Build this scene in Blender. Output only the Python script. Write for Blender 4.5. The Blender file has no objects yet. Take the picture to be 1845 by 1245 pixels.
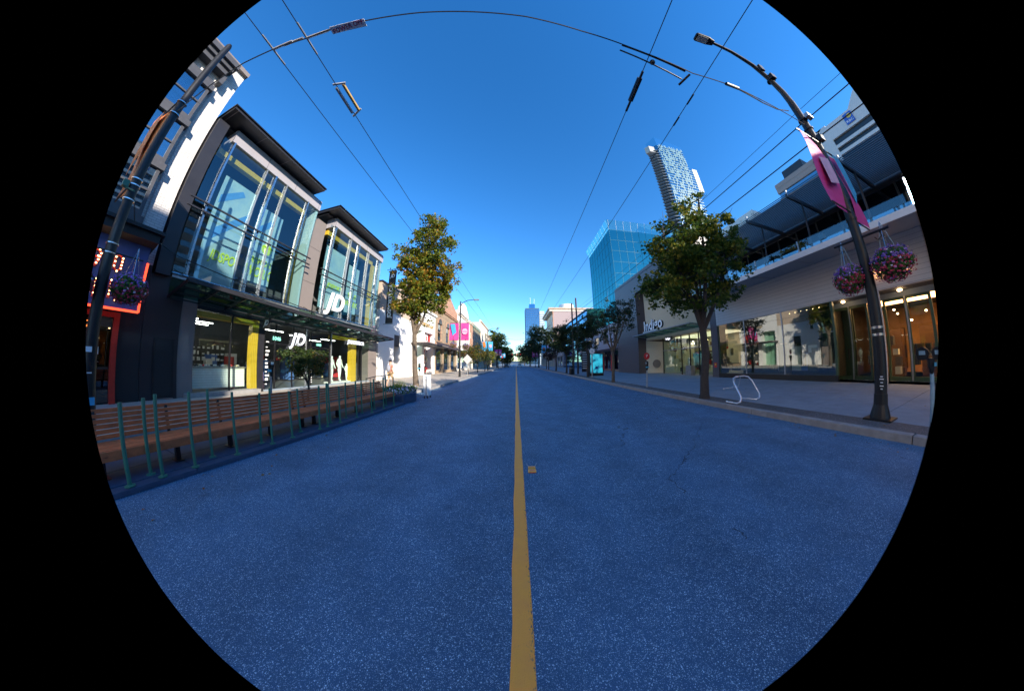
import bpy, math, random
import numpy as np
from mathutils import Vector, Matrix
R = math.radians
sc = bpy.context.scene
random.seed(7)

# ------------------------------------------------------------------ camera (circular fisheye lens)
CAM_Z = 1.6
cd = bpy.data.cameras.new('camera')
cam = bpy.data.objects.new('camera', cd)
sc.collection.objects.link(cam)
sc.camera = cam
cd.type = 'PANO'
cd.panorama_type = 'FISHEYE_LENS_POLYNOMIAL'
cd.sensor_fit = 'HORIZONTAL'
cd.sensor_width = 36.0
cd.sensor_height = 24.0
PXF = 421.147; K3 = -0.0604
mm = 1845.0/36.0                     # photograph pixels per sensor millimetre
cd.fisheye_polynomial_k0 = 0.0
cd.fisheye_polynomial_k1 = -(mm/PXF)
cd.fisheye_polynomial_k2 = 0.0
cd.fisheye_polynomial_k3 = -K3*(mm/PXF)**3
cd.fisheye_polynomial_k4 = 0.0
cd.fisheye_fov = 2*((768/PXF) + K3*(768/PXF)**3)
cd.clip_end = 5000
cd.clip_start = 0.05
PITCH, YAW, ROLL = 0.0776, -0.0168, -0.0057
cam.matrix_world = (Matrix.Translation((0, 0, CAM_Z)) @ Matrix.Rotation(-YAW, 4, 'Z') @ Matrix.Rotation(math.pi/2+PITCH, 4, 'X')
                    @ Matrix.Rotation(ROLL, 4, 'Z'))
sc.render.image_settings.color_mode = 'RGB'
sc.render.film_transparent = False

# ------------------------------------------------------------------ sky, sun, exposure
SUN_AZ, SUN_EL = 132.0, 21.0         # clockwise from the street's direction (+y)
world = bpy.data.worlds.new('World'); sc.world = world; world.use_nodes = True
nt = world.node_tree; nt.nodes.clear()
sky = nt.nodes.new('ShaderNodeTexSky'); sky.sky_type = 'NISHITA'; sky.sun_disc = False
sky.sun_elevation = R(SUN_EL); sky.sun_rotation = R(SUN_AZ)
sky.air_density = 1.0; sky.dust_density = 0.05; sky.ozone_density = 1.6
hs = nt.nodes.new('ShaderNodeHueSaturation'); hs.inputs['Saturation'].default_value = 1.36; hs.inputs['Value'].default_value = 1.0
bg = nt.nodes.new('ShaderNodeBackground'); bg.inputs['Strength'].default_value = 0.15
wo = nt.nodes.new('ShaderNodeOutputWorld')
tn = nt.nodes.new('ShaderNodeMix'); tn.data_type = 'RGBA'; tn.blend_type = 'MULTIPLY'; tn.inputs[0].default_value = 1.0; tn.inputs[7].default_value = (0.79, 1.0, 1.2, 1)
nt.links.new(sky.outputs[0], hs.inputs['Color']); nt.links.new(hs.outputs[0], tn.inputs[6]); nt.links.new(tn.outputs[2], bg.inputs[0]); nt.links.new(bg.outputs[0], wo.inputs[0])
sl = bpy.data.lights.new('sun', 'SUN'); sl.energy = 4.9; sl.angle = R(0.5); sl.color = (1.0, 0.9, 0.76)
sun = bpy.data.objects.new('sun', sl); sc.collection.objects.link(sun)
sd = Vector((math.sin(R(SUN_AZ))*math.cos(R(SUN_EL)), math.cos(R(SUN_AZ))*math.cos(R(SUN_EL)), math.sin(R(SUN_EL))))
sun.rotation_euler = sd.to_track_quat('Z', 'Y').to_euler()
sc.view_settings.view_transform = 'Standard'
sc.view_settings.look = 'None'
sc.view_settings.exposure = 0.95
sc.view_settings.gamma = 1.0
sc.cycles.use_denoising = True
sc.cycles.max_bounces = 8
sc.cycles.transparent_max_bounces = 16
sc.cycles.sample_clamp_indirect = 6.0

# ------------------------------------------------------------------ materials
MATS = {}
def _new(name):
    m = bpy.data.materials.new(name); m.use_nodes = True
    t = m.node_tree; t.nodes.clear()
    out = t.nodes.new('ShaderNodeOutputMaterial')
    return m, t, out
def _n(t, kind, **kw):
    n = t.nodes.new(kind)
    for k, v in kw.items():
        if k in n.inputs: n.inputs[k].default_value = v
        else: setattr(n, k, v)
    return n
def col(c): return (c[0], c[1], c[2], 1.0)
def mat(name, c, rough=0.6, metal=0.0, spec=0.5, var=0.25, scale=6.0, bump=0.0, bscale=40.0, c2=None, coat=0.0, stripe=None):
    """painted / mineral surface: base colour varied by two noises, optional bump, optional parallel grooves"""
    if name in MATS: return MATS[name]
    m, t, out = _new(name); L = t.links.new
    b = _n(t, 'ShaderNodeBsdfPrincipled'); b.inputs['Roughness'].default_value = rough; b.inputs['Metallic'].default_value = metal
    b.inputs['Specular IOR Level'].default_value = spec; b.inputs['Coat Weight'].default_value = coat
    tc = _n(t, 'ShaderNodeTexCoord')
    n1 = _n(t, 'ShaderNodeTexNoise'); n1.inputs['Scale'].default_value = scale; n1.inputs['Detail'].default_value = 8; n1.inputs['Roughness'].default_value = 0.65
    L(tc.outputs['Object'], n1.inputs['Vector'])
    mr = _n(t, 'ShaderNodeMapRange'); mr.inputs['From Min'].default_value = 0.3; mr.inputs['From Max'].default_value = 0.7
    L(n1.outputs['Fac'], mr.inputs['Value'])
    mx = _n(t, 'ShaderNodeMix', data_type='RGBA')
    a = c2 if c2 else tuple(x*(1-var) for x in c)
    mx.inputs[6].default_value = col(a); mx.inputs[7].default_value = col(c)
    L(mr.outputs[0], mx.inputs[0])
    L(mx.outputs[2], b.inputs['Base Color'])
    rr = _n(t, 'ShaderNodeMapRange'); rr.inputs['To Min'].default_value = max(0.02, rough-0.08); rr.inputs['To Max'].default_value = min(1, rough+0.1)
    L(n1.outputs['Fac'], rr.inputs['Value']); L(rr.outputs[0], b.inputs['Roughness'])
    src = None
    if stripe:
        ax, per, wd = stripe
        sp = _n(t, 'ShaderNodeSeparateXYZ'); L(tc.outputs['Object'], sp.inputs[0])
        q = _n(t, 'ShaderNodeMath', operation='DIVIDE'); L(sp.outputs[ax], q.inputs[0]); q.inputs[1].default_value = per
        fr = _n(t, 'ShaderNodeMath', operation='FRACT'); L(q.outputs[0], fr.inputs[0])
        lt = _n(t, 'ShaderNodeMath', operation='GREATER_THAN'); L(fr.outputs[0], lt.inputs[0]); lt.inputs[1].default_value = wd
        dk = _n(t, 'ShaderNodeMix', data_type='RGBA'); dk.inputs[6].default_value = col(tuple(x*0.35 for x in c)); L(mx.outputs[2], dk.inputs[7]); L(lt.outputs[0], dk.inputs[0])
        L(dk.outputs[2], b.inputs['Base Color']); src = lt.outputs[0]
    if bump > 0:
        n2 = _n(t, 'ShaderNodeTexNoise'); n2.inputs['Scale'].default_value = bscale; n2.inputs['Detail'].default_value = 6
        L(tc.outputs['Object'], n2.inputs['Vector'])
        bp = _n(t, 'ShaderNodeBump'); bp.inputs['Strength'].default_value = bump; bp.inputs['Distance'].default_value = 0.02
        L(n2.outputs['Fac'], bp.inputs['Height']); L(bp.outputs[0], b.inputs['Normal'])
    L(b.outputs[0], out.inputs[0]); MATS[name] = m; return m
def emit(name, c, s):
    if name in MATS: return MATS[name]
    m, t, out = _new(name); e = _n(t, 'ShaderNodeEmission'); e.inputs[0].default_value = col(c); e.inputs[1].default_value = s
    t.links.new(e.outputs[0], out.inputs[0]); MATS[name] = m; return m
def glass(name, tint=(0.8, 0.9, 0.88), refl=0.12, rcol=(1, 1, 1), rough=0.0, wav=0.0):
    """thin sheet glass: see-through tint plus a mirror reflection that grows at grazing angles"""
    if name in MATS: return MATS[name]
    m, t, out = _new(name); L = t.links.new
    tr = _n(t, 'ShaderNodeBsdfTransparent'); tr.inputs[0].default_value = col(tint)
    gl = _n(t, 'ShaderNodeBsdfGlossy'); gl.inputs['Color'].default_value = col(rcol); gl.inputs['Roughness'].default_value = rough
    ge = _n(t, 'ShaderNodeNewGeometry'); dt = _n(t, 'ShaderNodeVectorMath', operation='DOT_PRODUCT'); L(ge.outputs['Normal'], dt.inputs[0]); L(ge.outputs['Incoming'], dt.inputs[1])
    ab = _n(t, 'ShaderNodeMath', operation='ABSOLUTE'); L(dt.outputs['Value'], ab.inputs[0]); om = _n(t, 'ShaderNodeMath', operation='SUBTRACT', use_clamp=True); om.inputs[0].default_value = 1.0; L(ab.outputs[0], om.inputs[1])
    fr = _n(t, 'ShaderNodeMath', operation='POWER'); L(om.outputs[0], fr.inputs[0]); fr.inputs[1].default_value = 4.0
    mr = _n(t, 'ShaderNodeMapRange'); mr.inputs['From Min'].default_value = 0.0; mr.inputs['From Max'].default_value = 1.0
    mr.inputs['To Min'].default_value = refl; mr.inputs['To Max'].default_value = 1.0
    mx = _n(t, 'ShaderNodeMixShader')
    L(fr.outputs[0], mr.inputs['Value']); L(mr.outputs[0], mx.inputs[0]); L(tr.outputs[0], mx.inputs[1]); L(gl.outputs[0], mx.inputs[2])
    if wav:
        tc = _n(t, 'ShaderNodeTexCoord'); n = _n(t, 'ShaderNodeTexNoise'); n.inputs['Scale'].default_value = 0.7; n.inputs['Detail'].default_value = 1
        bp = _n(t, 'ShaderNodeBump'); bp.inputs['Strength'].default_value = wav; bp.inputs['Distance'].default_value = 0.05
        L(tc.outputs['Object'], n.inputs['Vector']); L(n.outputs['Fac'], bp.inputs['Height']); L(bp.outputs[0], gl.inputs['Normal'])
    L(mx.outputs[0], out.inputs[0]); MATS[name] = m; return m
def brick(name, c, c2, mortar, w=0.22, h=0.075, ms=0.012, rough=0.8, rot=True):
    """coursed masonry on a wall facing the street (pattern in its y-z plane)"""
    if name in MATS: return MATS[name]
    m, t, out = _new(name); L = t.links.new
    b = _n(t, 'ShaderNodeBsdfPrincipled'); b.inputs['Roughness'].default_value = rough
    tc = _n(t, 'ShaderNodeTexCoord'); sp = _n(t, 'ShaderNodeSeparateXYZ'); cb = _n(t, 'ShaderNodeCombineXYZ')
    L(tc.outputs['Object'], sp.inputs[0])
    ad = _n(t, 'ShaderNodeMath', operation='ADD'); L(sp.outputs[0], ad.inputs[0]); L(sp.outputs[1], ad.inputs[1])
    L(ad.outputs[0], cb.inputs[0]); L(sp.outputs[2], cb.inputs[1])
    br = _n(t, 'ShaderNodeTexBrick'); br.inputs['Color1'].default_value = col(c); br.inputs['Color2'].default_value = col(c2); br.inputs['Mortar'].default_value = col(mortar)
    br.inputs['Scale'].default_value = 1.0; br.inputs['Brick Width'].default_value = w; br.inputs['Row Height'].default_value = h; br.inputs['Mortar Size'].default_value = ms
    L(cb.outputs[0], br.inputs['Vector'])
    n = _n(t, 'ShaderNodeTexNoise'); n.inputs['Scale'].default_value = 1.3; n.inputs['Detail'].default_value = 7; L(tc.outputs['Object'], n.inputs['Vector'])
    mr = _n(t, 'ShaderNodeMapRange'); mr.inputs['To Min'].default_value = 0.7; mr.inputs['To Max'].default_value = 1.15; L(n.outputs['Fac'], mr.inputs['Value'])
    mu = _n(t, 'ShaderNodeMix', data_type='RGBA', blend_type='MULTIPLY'); mu.inputs[0].default_value = 1.0
    L(br.outputs['Color'], mu.inputs[6]); L(mr.outputs[0], mu.inputs[7]); L(mu.outputs[2], b.inputs['Base Color'])
    bp = _n(t, 'ShaderNodeBump', invert=True); bp.inputs['Strength'].default_value = 0.5; bp.inputs['Distance'].default_value = 0.01
    L(br.outputs['Fac'], bp.inputs['Height']); L(bp.outputs[0], b.inputs['Normal'])
    L(b.outputs[0], out.inputs[0]); MATS[name] = m; return m
def asphalt(name, base, chip, dens=0.16, patch=0.35, scale=75.0):
    if name in MATS: return MATS[name]
    m, t, out = _new(name); L = t.links.new
    b = _n(t, 'ShaderNodeBsdfPrincipled'); b.inputs['Roughness'].default_value = 0.75; b.inputs['Specular IOR Level'].default_value = 0.35
    tc = _n(t, 'ShaderNodeTexCoord')
    big = _n(t, 'ShaderNodeTexNoise'); big.inputs['Scale'].default_value = 0.22; big.inputs['Detail'].default_value = 6; big.inputs['Roughness'].default_value = 0.6
    mp = _n(t, 'ShaderNodeMapping'); mp.inputs['Scale'].default_value = (1.0, 0.25, 1.0)
    L(tc.outputs['Object'], mp.inputs['Vector']); L(mp.outputs[0], big.inputs['Vector'])
    r1 = _n(t, 'ShaderNodeMapRange'); r1.inputs['From Min'].default_value = 0.3; r1.inputs['From Max'].default_value = 0.7
    r1.inputs['To Min'].default_value = 1-patch; r1.inputs['To Max'].default_value = 1+patch; L(big.outputs['Fac'], r1.inputs['Value'])
    # two chip sizes, each grain with its own brightness
    cols = []
    for s, th in ((scale, dens), (scale*2.1, dens*1.6)):
        vo = _n(t, 'ShaderNodeTexVoronoi'); vo.inputs['Scale'].default_value = s; vo.inputs['Randomness'].default_value = 1.0
        L(tc.outputs['Object'], vo.inputs['Vector'])
        sp = _n(t, 'ShaderNodeSeparateColor'); L(vo.outputs['Color'], sp.inputs[0])
        g = _n(t, 'ShaderNodeMath', operation='GREATER_THAN'); L(sp.outputs[0], g.inputs[0]); g.inputs[1].default_value = 1-th
        d = _n(t, 'ShaderNodeMath', operation='LESS_THAN'); L(vo.outputs['Distance'], d.inputs[0]); d.inputs[1].default_value = 0.42
        q = _n(t, 'ShaderNodeMath', operation='MULTIPLY'); L(g.outputs[0], q.inputs[0]); L(d.outputs[0], q.inputs[1])
        w = _n(t, 'ShaderNodeMath', operation='MULTIPLY'); L(q.outputs[0], w.inputs[0]); L(sp.outputs[1], w.inputs[1])
        cols.append((w, vo))
    mxm = _n(t, 'ShaderNodeMath', operation='MAXIMUM'); L(cols[0][0].outputs[0], mxm.inputs[0]); L(cols[1][0].outputs[0], mxm.inputs[1])
    nz = _n(t, 'ShaderNodeTexNoise'); nz.inputs['Scale'].default_value = 220; nz.inputs['Detail'].default_value = 3; L(tc.outputs['Object'], nz.inputs['Vector'])
    r2 = _n(t, 'ShaderNodeMapRange'); r2.inputs['From Min'].default_value = 0.3; r2.inputs['From Max'].default_value = 0.7; r2.inputs['To Min'].default_value = 0.6; r2.inputs['To Max'].default_value = 1.4; L(nz.outputs['Fac'], r2.inputs['Value'])
    mul0 = _n(t, 'ShaderNodeMath', operation='MULTIPLY'); L(r1.outputs[0], mul0.inputs[0]); L(r2.outputs[0], mul0.inputs[1])
    md = _n(t, 'ShaderNodeTexNoise'); md.inputs['Scale'].default_value = 1.7; md.inputs['Detail'].default_value = 7; md.inputs['Roughness'].default_value = 0.7; L(tc.outputs['Object'], md.inputs['Vector'])
    r3 = _n(t, 'ShaderNodeMapRange'); r3.inputs['From Min'].default_value = 0.3; r3.inputs['From Max'].default_value = 0.7; r3.inputs['To Min'].default_value = 0.82; r3.inputs['To Max'].default_value = 1.18; L(md.outputs['Fac'], r3.inputs['Value'])
    sx_ = _n(t, 'ShaderNodeSeparateXYZ'); L(tc.outputs['Object'], sx_.inputs[0]); wob = _n(t, 'ShaderNodeMath', operation='MULTIPLY_ADD'); L(big.outputs['Fac'], wob.inputs[0]); wob.inputs[1].default_value = 0.8; L(sx_.outputs[0], wob.inputs[2])
    ws = _n(t, 'ShaderNodeMath', operation='MULTIPLY'); L(wob.outputs[0], ws.inputs[0]); ws.inputs[1].default_value = 3.7; wsn = _n(t, 'ShaderNodeMath', operation='SINE'); L(ws.outputs[0], wsn.inputs[0])
    wr = _n(t, 'ShaderNodeMapRange'); wr.inputs['From Min'].default_value = -1; wr.inputs['To Min'].default_value = 1.07; wr.inputs['To Max'].default_value = 0.90; L(wsn.outputs[0], wr.inputs['Value'])
    mul1 = _n(t, 'ShaderNodeMath', operation='MULTIPLY'); L(r3.outputs[0], mul1.inputs[0]); L(wr.outputs[0], mul1.inputs[1])
    mul = _n(t, 'ShaderNodeMath', operation='MULTIPLY'); L(mul0.outputs[0], mul.inputs[0]); L(mul1.outputs[0], mul.inputs[1])
    bc = _n(t, 'ShaderNodeVectorMath', operation='SCALE'); bc.inputs[0].default_value = base; L(mul.outputs[0], bc.inputs['Scale'])
    mx = _n(t, 'ShaderNodeMix', data_type='RGBA'); L(bc.outputs[0], mx.inputs[6]); mx.inputs[7].default_value = col(chip); cd_ = _n(t, 'ShaderNodeMapRange'); cd_.inputs['From Min'].default_value = 0.35; cd_.inputs['From Max'].default_value = 0.65; cd_.inputs['To Min'].default_value = 0.55; cd_.inputs['To Max'].default_value = 1.15; L(md.outputs['Fac'], cd_.inputs['Value']); cm_ = _n(t, 'ShaderNodeMath', operation='MULTIPLY', use_clamp=True); L(mxm.outputs[0], cm_.inputs[0]); L(cd_.outputs[0], cm_.inputs[1]); L(cm_.outputs[0], mx.inputs[0])
    # cracks: thin lines where a warped large voronoi meets its neighbours, only in places
    wn = _n(t, 'ShaderNodeTexNoise'); wn.inputs['Scale'].default_value = 2.5; wn.inputs['Detail'].default_value = 5; L(tc.outputs['Object'], wn.inputs['Vector'])
    sub = _n(t, 'ShaderNodeVectorMath', operation='SCALE'); sub.inputs['Scale'].default_value = 0.35; L(wn.outputs['Color'], sub.inputs[0])
    adv = _n(t, 'ShaderNodeVectorMath', operation='ADD'); L(tc.outputs['Object'], adv.inputs[0]); L(sub.outputs[0], adv.inputs[1])
    cv = _n(t, 'ShaderNodeTexVoronoi', feature='DISTANCE_TO_EDGE'); cv.inputs['Scale'].default_value = 0.23; L(adv.outputs[0], cv.inputs['Vector'])
    cl = _n(t, 'ShaderNodeMath', operation='LESS_THAN'); L(cv.outputs['Distance'], cl.inputs[0]); cl.inputs[1].default_value = 0.0011
    pn = _n(t, 'ShaderNodeTexNoise'); pn.inputs['Scale'].default_value = 0.5; L(tc.outputs['Object'], pn.inputs['Vector'])
    pg = _n(t, 'ShaderNodeMath', operation='GREATER_THAN'); L(pn.outputs['Fac'], pg.inputs[0]); pg.inputs[1].default_value = 0.53
    cx_ = _n(t, 'ShaderNodeSeparateXYZ'); L(tc.outputs['Object'], cx_.inputs[0]); cg = _n(t, 'ShaderNodeMath', operation='GREATER_THAN'); L(cx_.outputs[0], cg.inputs[0]); cg.inputs[1].default_value = 2.2
    cm0 = _n(t, 'ShaderNodeMath', operation='MULTIPLY'); L(cl.outputs[0], cm0.inputs[0]); L(cg.outputs[0], cm0.inputs[1])
    cm = _n(t, 'ShaderNodeMath', operation='MULTIPLY'); L(cm0.outputs[0], cm.inputs[0]); cm.inputs[1].default_value = 0.7
    # oil spots
    ov = _n(t, 'ShaderNodeTexVoronoi'); ov.inputs['Scale'].default_value = 0.8; L(adv.outputs[0], ov.inputs['Vector'])
    os_ = _n(t, 'ShaderNodeMapRange'); os_.inputs['From Min'].default_value = 0.01; os_.inputs['From Max'].default_value = 0.07; os_.inputs['To Min'].default_value = 0.28; os_.inputs['To Max'].default_value = 0.0
    L(ov.outputs['Distance'], os_.inputs['Value'])
    mm2 = _n(t, 'ShaderNodeMath', operation='MAXIMUM'); L(cm.outputs[0], mm2.inputs[0]); L(os_.outputs[0], mm2.inputs[1])
    m2 = _n(t, 'ShaderNodeMix', data_type='RGBA'); L(mx.outputs[2], m2.inputs[6]); m2.inputs[7].default_value = col((0.012, 0.016, 0.022)); L(mm2.outputs[0], m2.inputs[0])
    L(m2.outputs[2], b.inputs['Base Color'])
    bp = _n(t, 'ShaderNodeBump'); bp.inputs['Strength'].default_value = 0.6; bp.inputs['Distance'].default_value = 0.006
    L(nz.outputs['Fac'], bp.inputs['Height']); L(bp.outputs[0], b.inputs['Normal'])
    L(b.outputs[0], out.inputs[0]); MATS[name] = m; return m
def leaf(name, c1, c2, c3, trans=0.35):
    if name in MATS: return MATS[name]
    m, t, out = _new(name); L = t.links.new
    g = _n(t, 'ShaderNodeNewGeometry'); tc = _n(t, 'ShaderNodeTexCoord')
    n = _n(t, 'ShaderNodeTexNoise'); n.inputs['Scale'].default_value = 0.8; n.inputs['Detail'].default_value = 3; L(tc.outputs['Object'], n.inputs['Vector'])
    r = _n(t, 'ShaderNodeMapRange'); r.inputs['From Min'].default_value = 0.35; r.inputs['From Max'].default_value = 0.65; L(n.outputs['Fac'], r.inputs['Value'])
    a = _n(t, 'ShaderNodeMath', operation='MULTIPLY_ADD'); L(g.outputs['Random Per Island'], a.inputs[0]); a.inputs[1].default_value = 0.6
    s = _n(t, 'ShaderNodeMath', operation='MULTIPLY'); L(r.outputs[0], s.inputs[0]); s.inputs[1].default_value = 0.4; L(s.outputs[0], a.inputs[2])
    cr = _n(t, 'ShaderNodeValToRGB'); e = cr.color_ramp.elements; e[0].color = col(c1); e[1].color = col(c3); k = e.new(0.6); k.color = col(c2); e[0].position = 0.15; e[2].position = 0.95
    L(a.outputs[0], cr.inputs[0])
    b = _n(t, 'ShaderNodeBsdfPrincipled'); b.inputs['Roughness'].default_value = 0.55; b.inputs['Specular IOR Level'].default_value = 0.3; L(cr.outputs[0], b.inputs['Base Color'])
    tl = _n(t, 'ShaderNodeBsdfTranslucent'); L(cr.outputs[0], tl.inputs[0])
    mx = _n(t, 'ShaderNodeMixShader'); mx.inputs[0].default_value = trans; L(b.outputs[0], mx.inputs[1]); L(tl.outputs[0], mx.inputs[2])
    L(mx.outputs[0], out.inputs[0]); MATS[name] = m; return m

# ------------------------------------------------------------------ mesh builder
def origin(o):
    p = Vector((0, 0, 0))
    while o is not None: p += o.location; o = o.parent
    return p
class MB:
    def __init__(s): s.v = []; s.f = []; s.mi = []; s.mats = []
    def _m(s, m):
        if m not in s.mats: s.mats.append(m)
        return s.mats.index(m)
    def add(s, vs, fs, m):
        o = len(s.v); k = s._m(m); s.v += [tuple(v) for v in vs]
        for f in fs: s.f.append(tuple(i+o for i in f)); s.mi.append(k)
        return s
    def box(s, a, b, m, M=None):
        x0, y0, z0 = (min(a[i], b[i]) for i in range(3)); x1, y1, z1 = (max(a[i], b[i]) for i in range(3))
        vs = [(x0,y0,z0),(x1,y0,z0),(x1,y1,z0),(x0,y1,z0),(x0,y0,z1),(x1,y0,z1),(x1,y1,z1),(x0,y1,z1)]
        if M is not None: vs = [tuple(M @ Vector(v)) for v in vs]
        return s.add(vs, [(0,3,2,1),(4,5,6,7),(0,1,5,4),(1,2,6,5),(2,3,7,6),(3,0,4,7)], m)
    def sheet(s, x, y0, y1, z0, z1, m): return s.add([(x,y0,z0),(x,y1,z0),(x,y1,z1),(x,y0,z1)], [(0,1,2,3)], m)
    def ysheet(s, y, x0, x1, z0, z1, m): return s.add([(x0,y,z0),(x1,y,z0),(x1,y,z1),(x0,y,z1)], [(0,1,2,3)], m)
    def prism(s, poly, vec, m):
        n = len(poly); p = [Vector(q) for q in poly]; vec = Vector(vec)
        vs = p+[q+vec for q in p]
        return s.add(vs, [tuple(range(n))[::-1], tuple(range(n, 2*n))]+[(i, (i+1) % n, n+(i+1) % n, n+i) for i in range(n)], m)
    def tube(s, pts, r, m, n=10, cap=True):
        pts = [Vector(p) for p in pts]; k = len(pts)
        rs = r if isinstance(r, (list, tuple)) else [r]*k
        vs = []; up = None
        for i, p in enumerate(pts):
            d = (pts[min(i+1, k-1)]-pts[max(i-1, 0)])
            if d.length < 1e-9: d = Vector((0, 0, 1))
            d.normalize()
            if up is None:
                up = d.orthogonal().normalized()
            up = (up-d*up.dot(d))
            if up.length < 1e-6: up = d.orthogonal()
            up.normalize(); w = d.cross(up)
            for j in range(n):
                a = 2*math.pi*j/n; vs.append(p+(up*math.cos(a)+w*math.sin(a))*rs[i])
        fs = [(i*n+j, i*n+(j+1) % n, (i+1)*n+(j+1) % n, (i+1)*n+j) for i in range(k-1) for j in range(n)]
        if cap: fs += [tuple(range(n))[::-1], tuple(range((k-1)*n, k*n))]
        return s.add(vs, fs, m)
    def lathe(s, c, prof, m, n=16, sx=1, sy=1):
        c = Vector(c); vs = [c+Vector((r*sx*math.cos(2*math.pi*j/n), r*sy*math.sin(2*math.pi*j/n), z)) for r, z in prof for j in range(n)]
        k = len(prof)
        fs = [(i*n+j, i*n+(j+1) % n, (i+1)*n+(j+1) % n, (i+1)*n+j) for i in range(k-1) for j in range(n)]
        fs += [tuple(range(n))[::-1], tuple(range((k-1)*n, k*n))]
        return s.add(vs, fs, m)
    def ball(s, c, r, m, n=10, k=6):
        rx, ry, rz = (r, r, r) if not isinstance(r, (tuple, list)) else r
        prof = [(max(1e-4, math.sin(math.pi*i/k)), -math.cos(math.pi*i/k)) for i in range(k+1)]
        vs = [(c[0]+a*rx*math.cos(2*math.pi*j/n), c[1]+a*ry*math.sin(2*math.pi*j/n), c[2]+b*rz) for a, b in prof for j in range(n)]
        fs = [(i*n+j, i*n+(j+1) % n, (i+1)*n+(j+1) % n, (i+1)*n+j) for i in range(k) for j in range(n)]
        return s.add(vs, fs, m)
    def build(s, name, parent=None, smooth=False, bevel=0, **props):
        me = bpy.data.meshes.new(name); o = bpy.data.objects.new(name, me); sc.collection.objects.link(o)
        if parent is not None: o.parent = parent; p0 = origin(parent); vs = [(x-p0.x, y-p0.y, z-p0.z) for x, y, z in s.v]
        else:
            a = np.array(s.v); p0 = Vector(((a[:, 0].min()+a[:, 0].max())/2, (a[:, 1].min()+a[:, 1].max())/2, a[:, 2].min()))
            o.location = p0; vs = [(x-p0.x, y-p0.y, z-p0.z) for x, y, z in s.v]
        me.from_pydata(vs, [], s.f)
        for m in s.mats: me.materials.append(m)
        if len(s.mats) > 1: me.polygons.foreach_set('material_index', s.mi)
        if smooth:
            me.polygons.foreach_set('use_smooth', [True]*len(s.f))
            try: me.set_sharp_from_angle(angle=R(40))
            except Exception: pass
        me.update()
        if bevel:
            b = o.modifiers.new('bevel', 'BEVEL'); b.width = bevel; b.segments = 2; b.limit_method = 'ANGLE'
        for k, v in props.items(): o[k] = v
        return o
def thing(name, label, cat, loc, group=None):
    o = bpy.data.objects.new(name, None); sc.collection.objects.link(o); o.location = loc; o.empty_display_size = 0.2
    o['label'] = label; o['category'] = cat
    if group: o['group'] = group
    return o
def kids(o): return [c for c in sc.objects if c.parent == o]
def copy_tree(o, parent=None):
    c = o.copy(); sc.collection.objects.link(c); c.parent = parent
    for ch in kids(o): copy_tree(ch, c)
    return c
FACE = {'+x': Matrix(((0, 0, 1), (1, 0, 0), (0, 1, 0))), '-x': Matrix(((0, 0, -1), (-1, 0, 0), (0, 1, 0))), '-y': Matrix(((1, 0, 0), (0, 0, -1), (0, 1, 0)))}
def text(body, at, size, face, m, name='lettering', parent=None, ext=0.01, bold=0.0, shear=0.0, sx=1.0, rot=0.0, spacing=1.0, side=None, **props):
    cu = bpy.data.curves.new('t', 'FONT'); cu.body = body; cu.size = size; cu.extrude = ext; cu.offset = bold; cu.shear = shear
    cu.align_x = 'CENTER'; cu.align_y = 'CENTER'; cu.space_character = spacing; cu.resolution_u = 3
    ob = bpy.data.objects.new('t', cu); sc.collection.objects.link(ob)
    dg = bpy.context.evaluated_depsgraph_get(); me = bpy.data.meshes.new_from_object(ob.evaluated_get(dg))
    bpy.data.objects.remove(ob); bpy.data.curves.remove(cu)
    M = FACE[face] if isinstance(face, str) else face
    M3 = M @ Matrix.Rotation(rot, 3, 'Z') @ Matrix.Diagonal((sx, 1, 1))
    p0 = origin(parent) if parent is not None else Vector(at)
    for v in me.vertices: v.co = M3 @ v.co + Vector(at) - p0
    me.name = name; me.materials.clear(); me.materials.append(m)
    if side is not None:
        me.materials.append(side); nrm = M @ Vector((0, 0, 1))
        for p in me.polygons:
            if abs(p.normal.dot(nrm)) < 0.7: p.material_index = 1
    o = bpy.data.objects.new(name, me); sc.collection.objects.link(o)
    if parent is not None: o.parent = parent
    else: o.location = at
    for k, v in props.items(): o[k] = v
    return o

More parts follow.
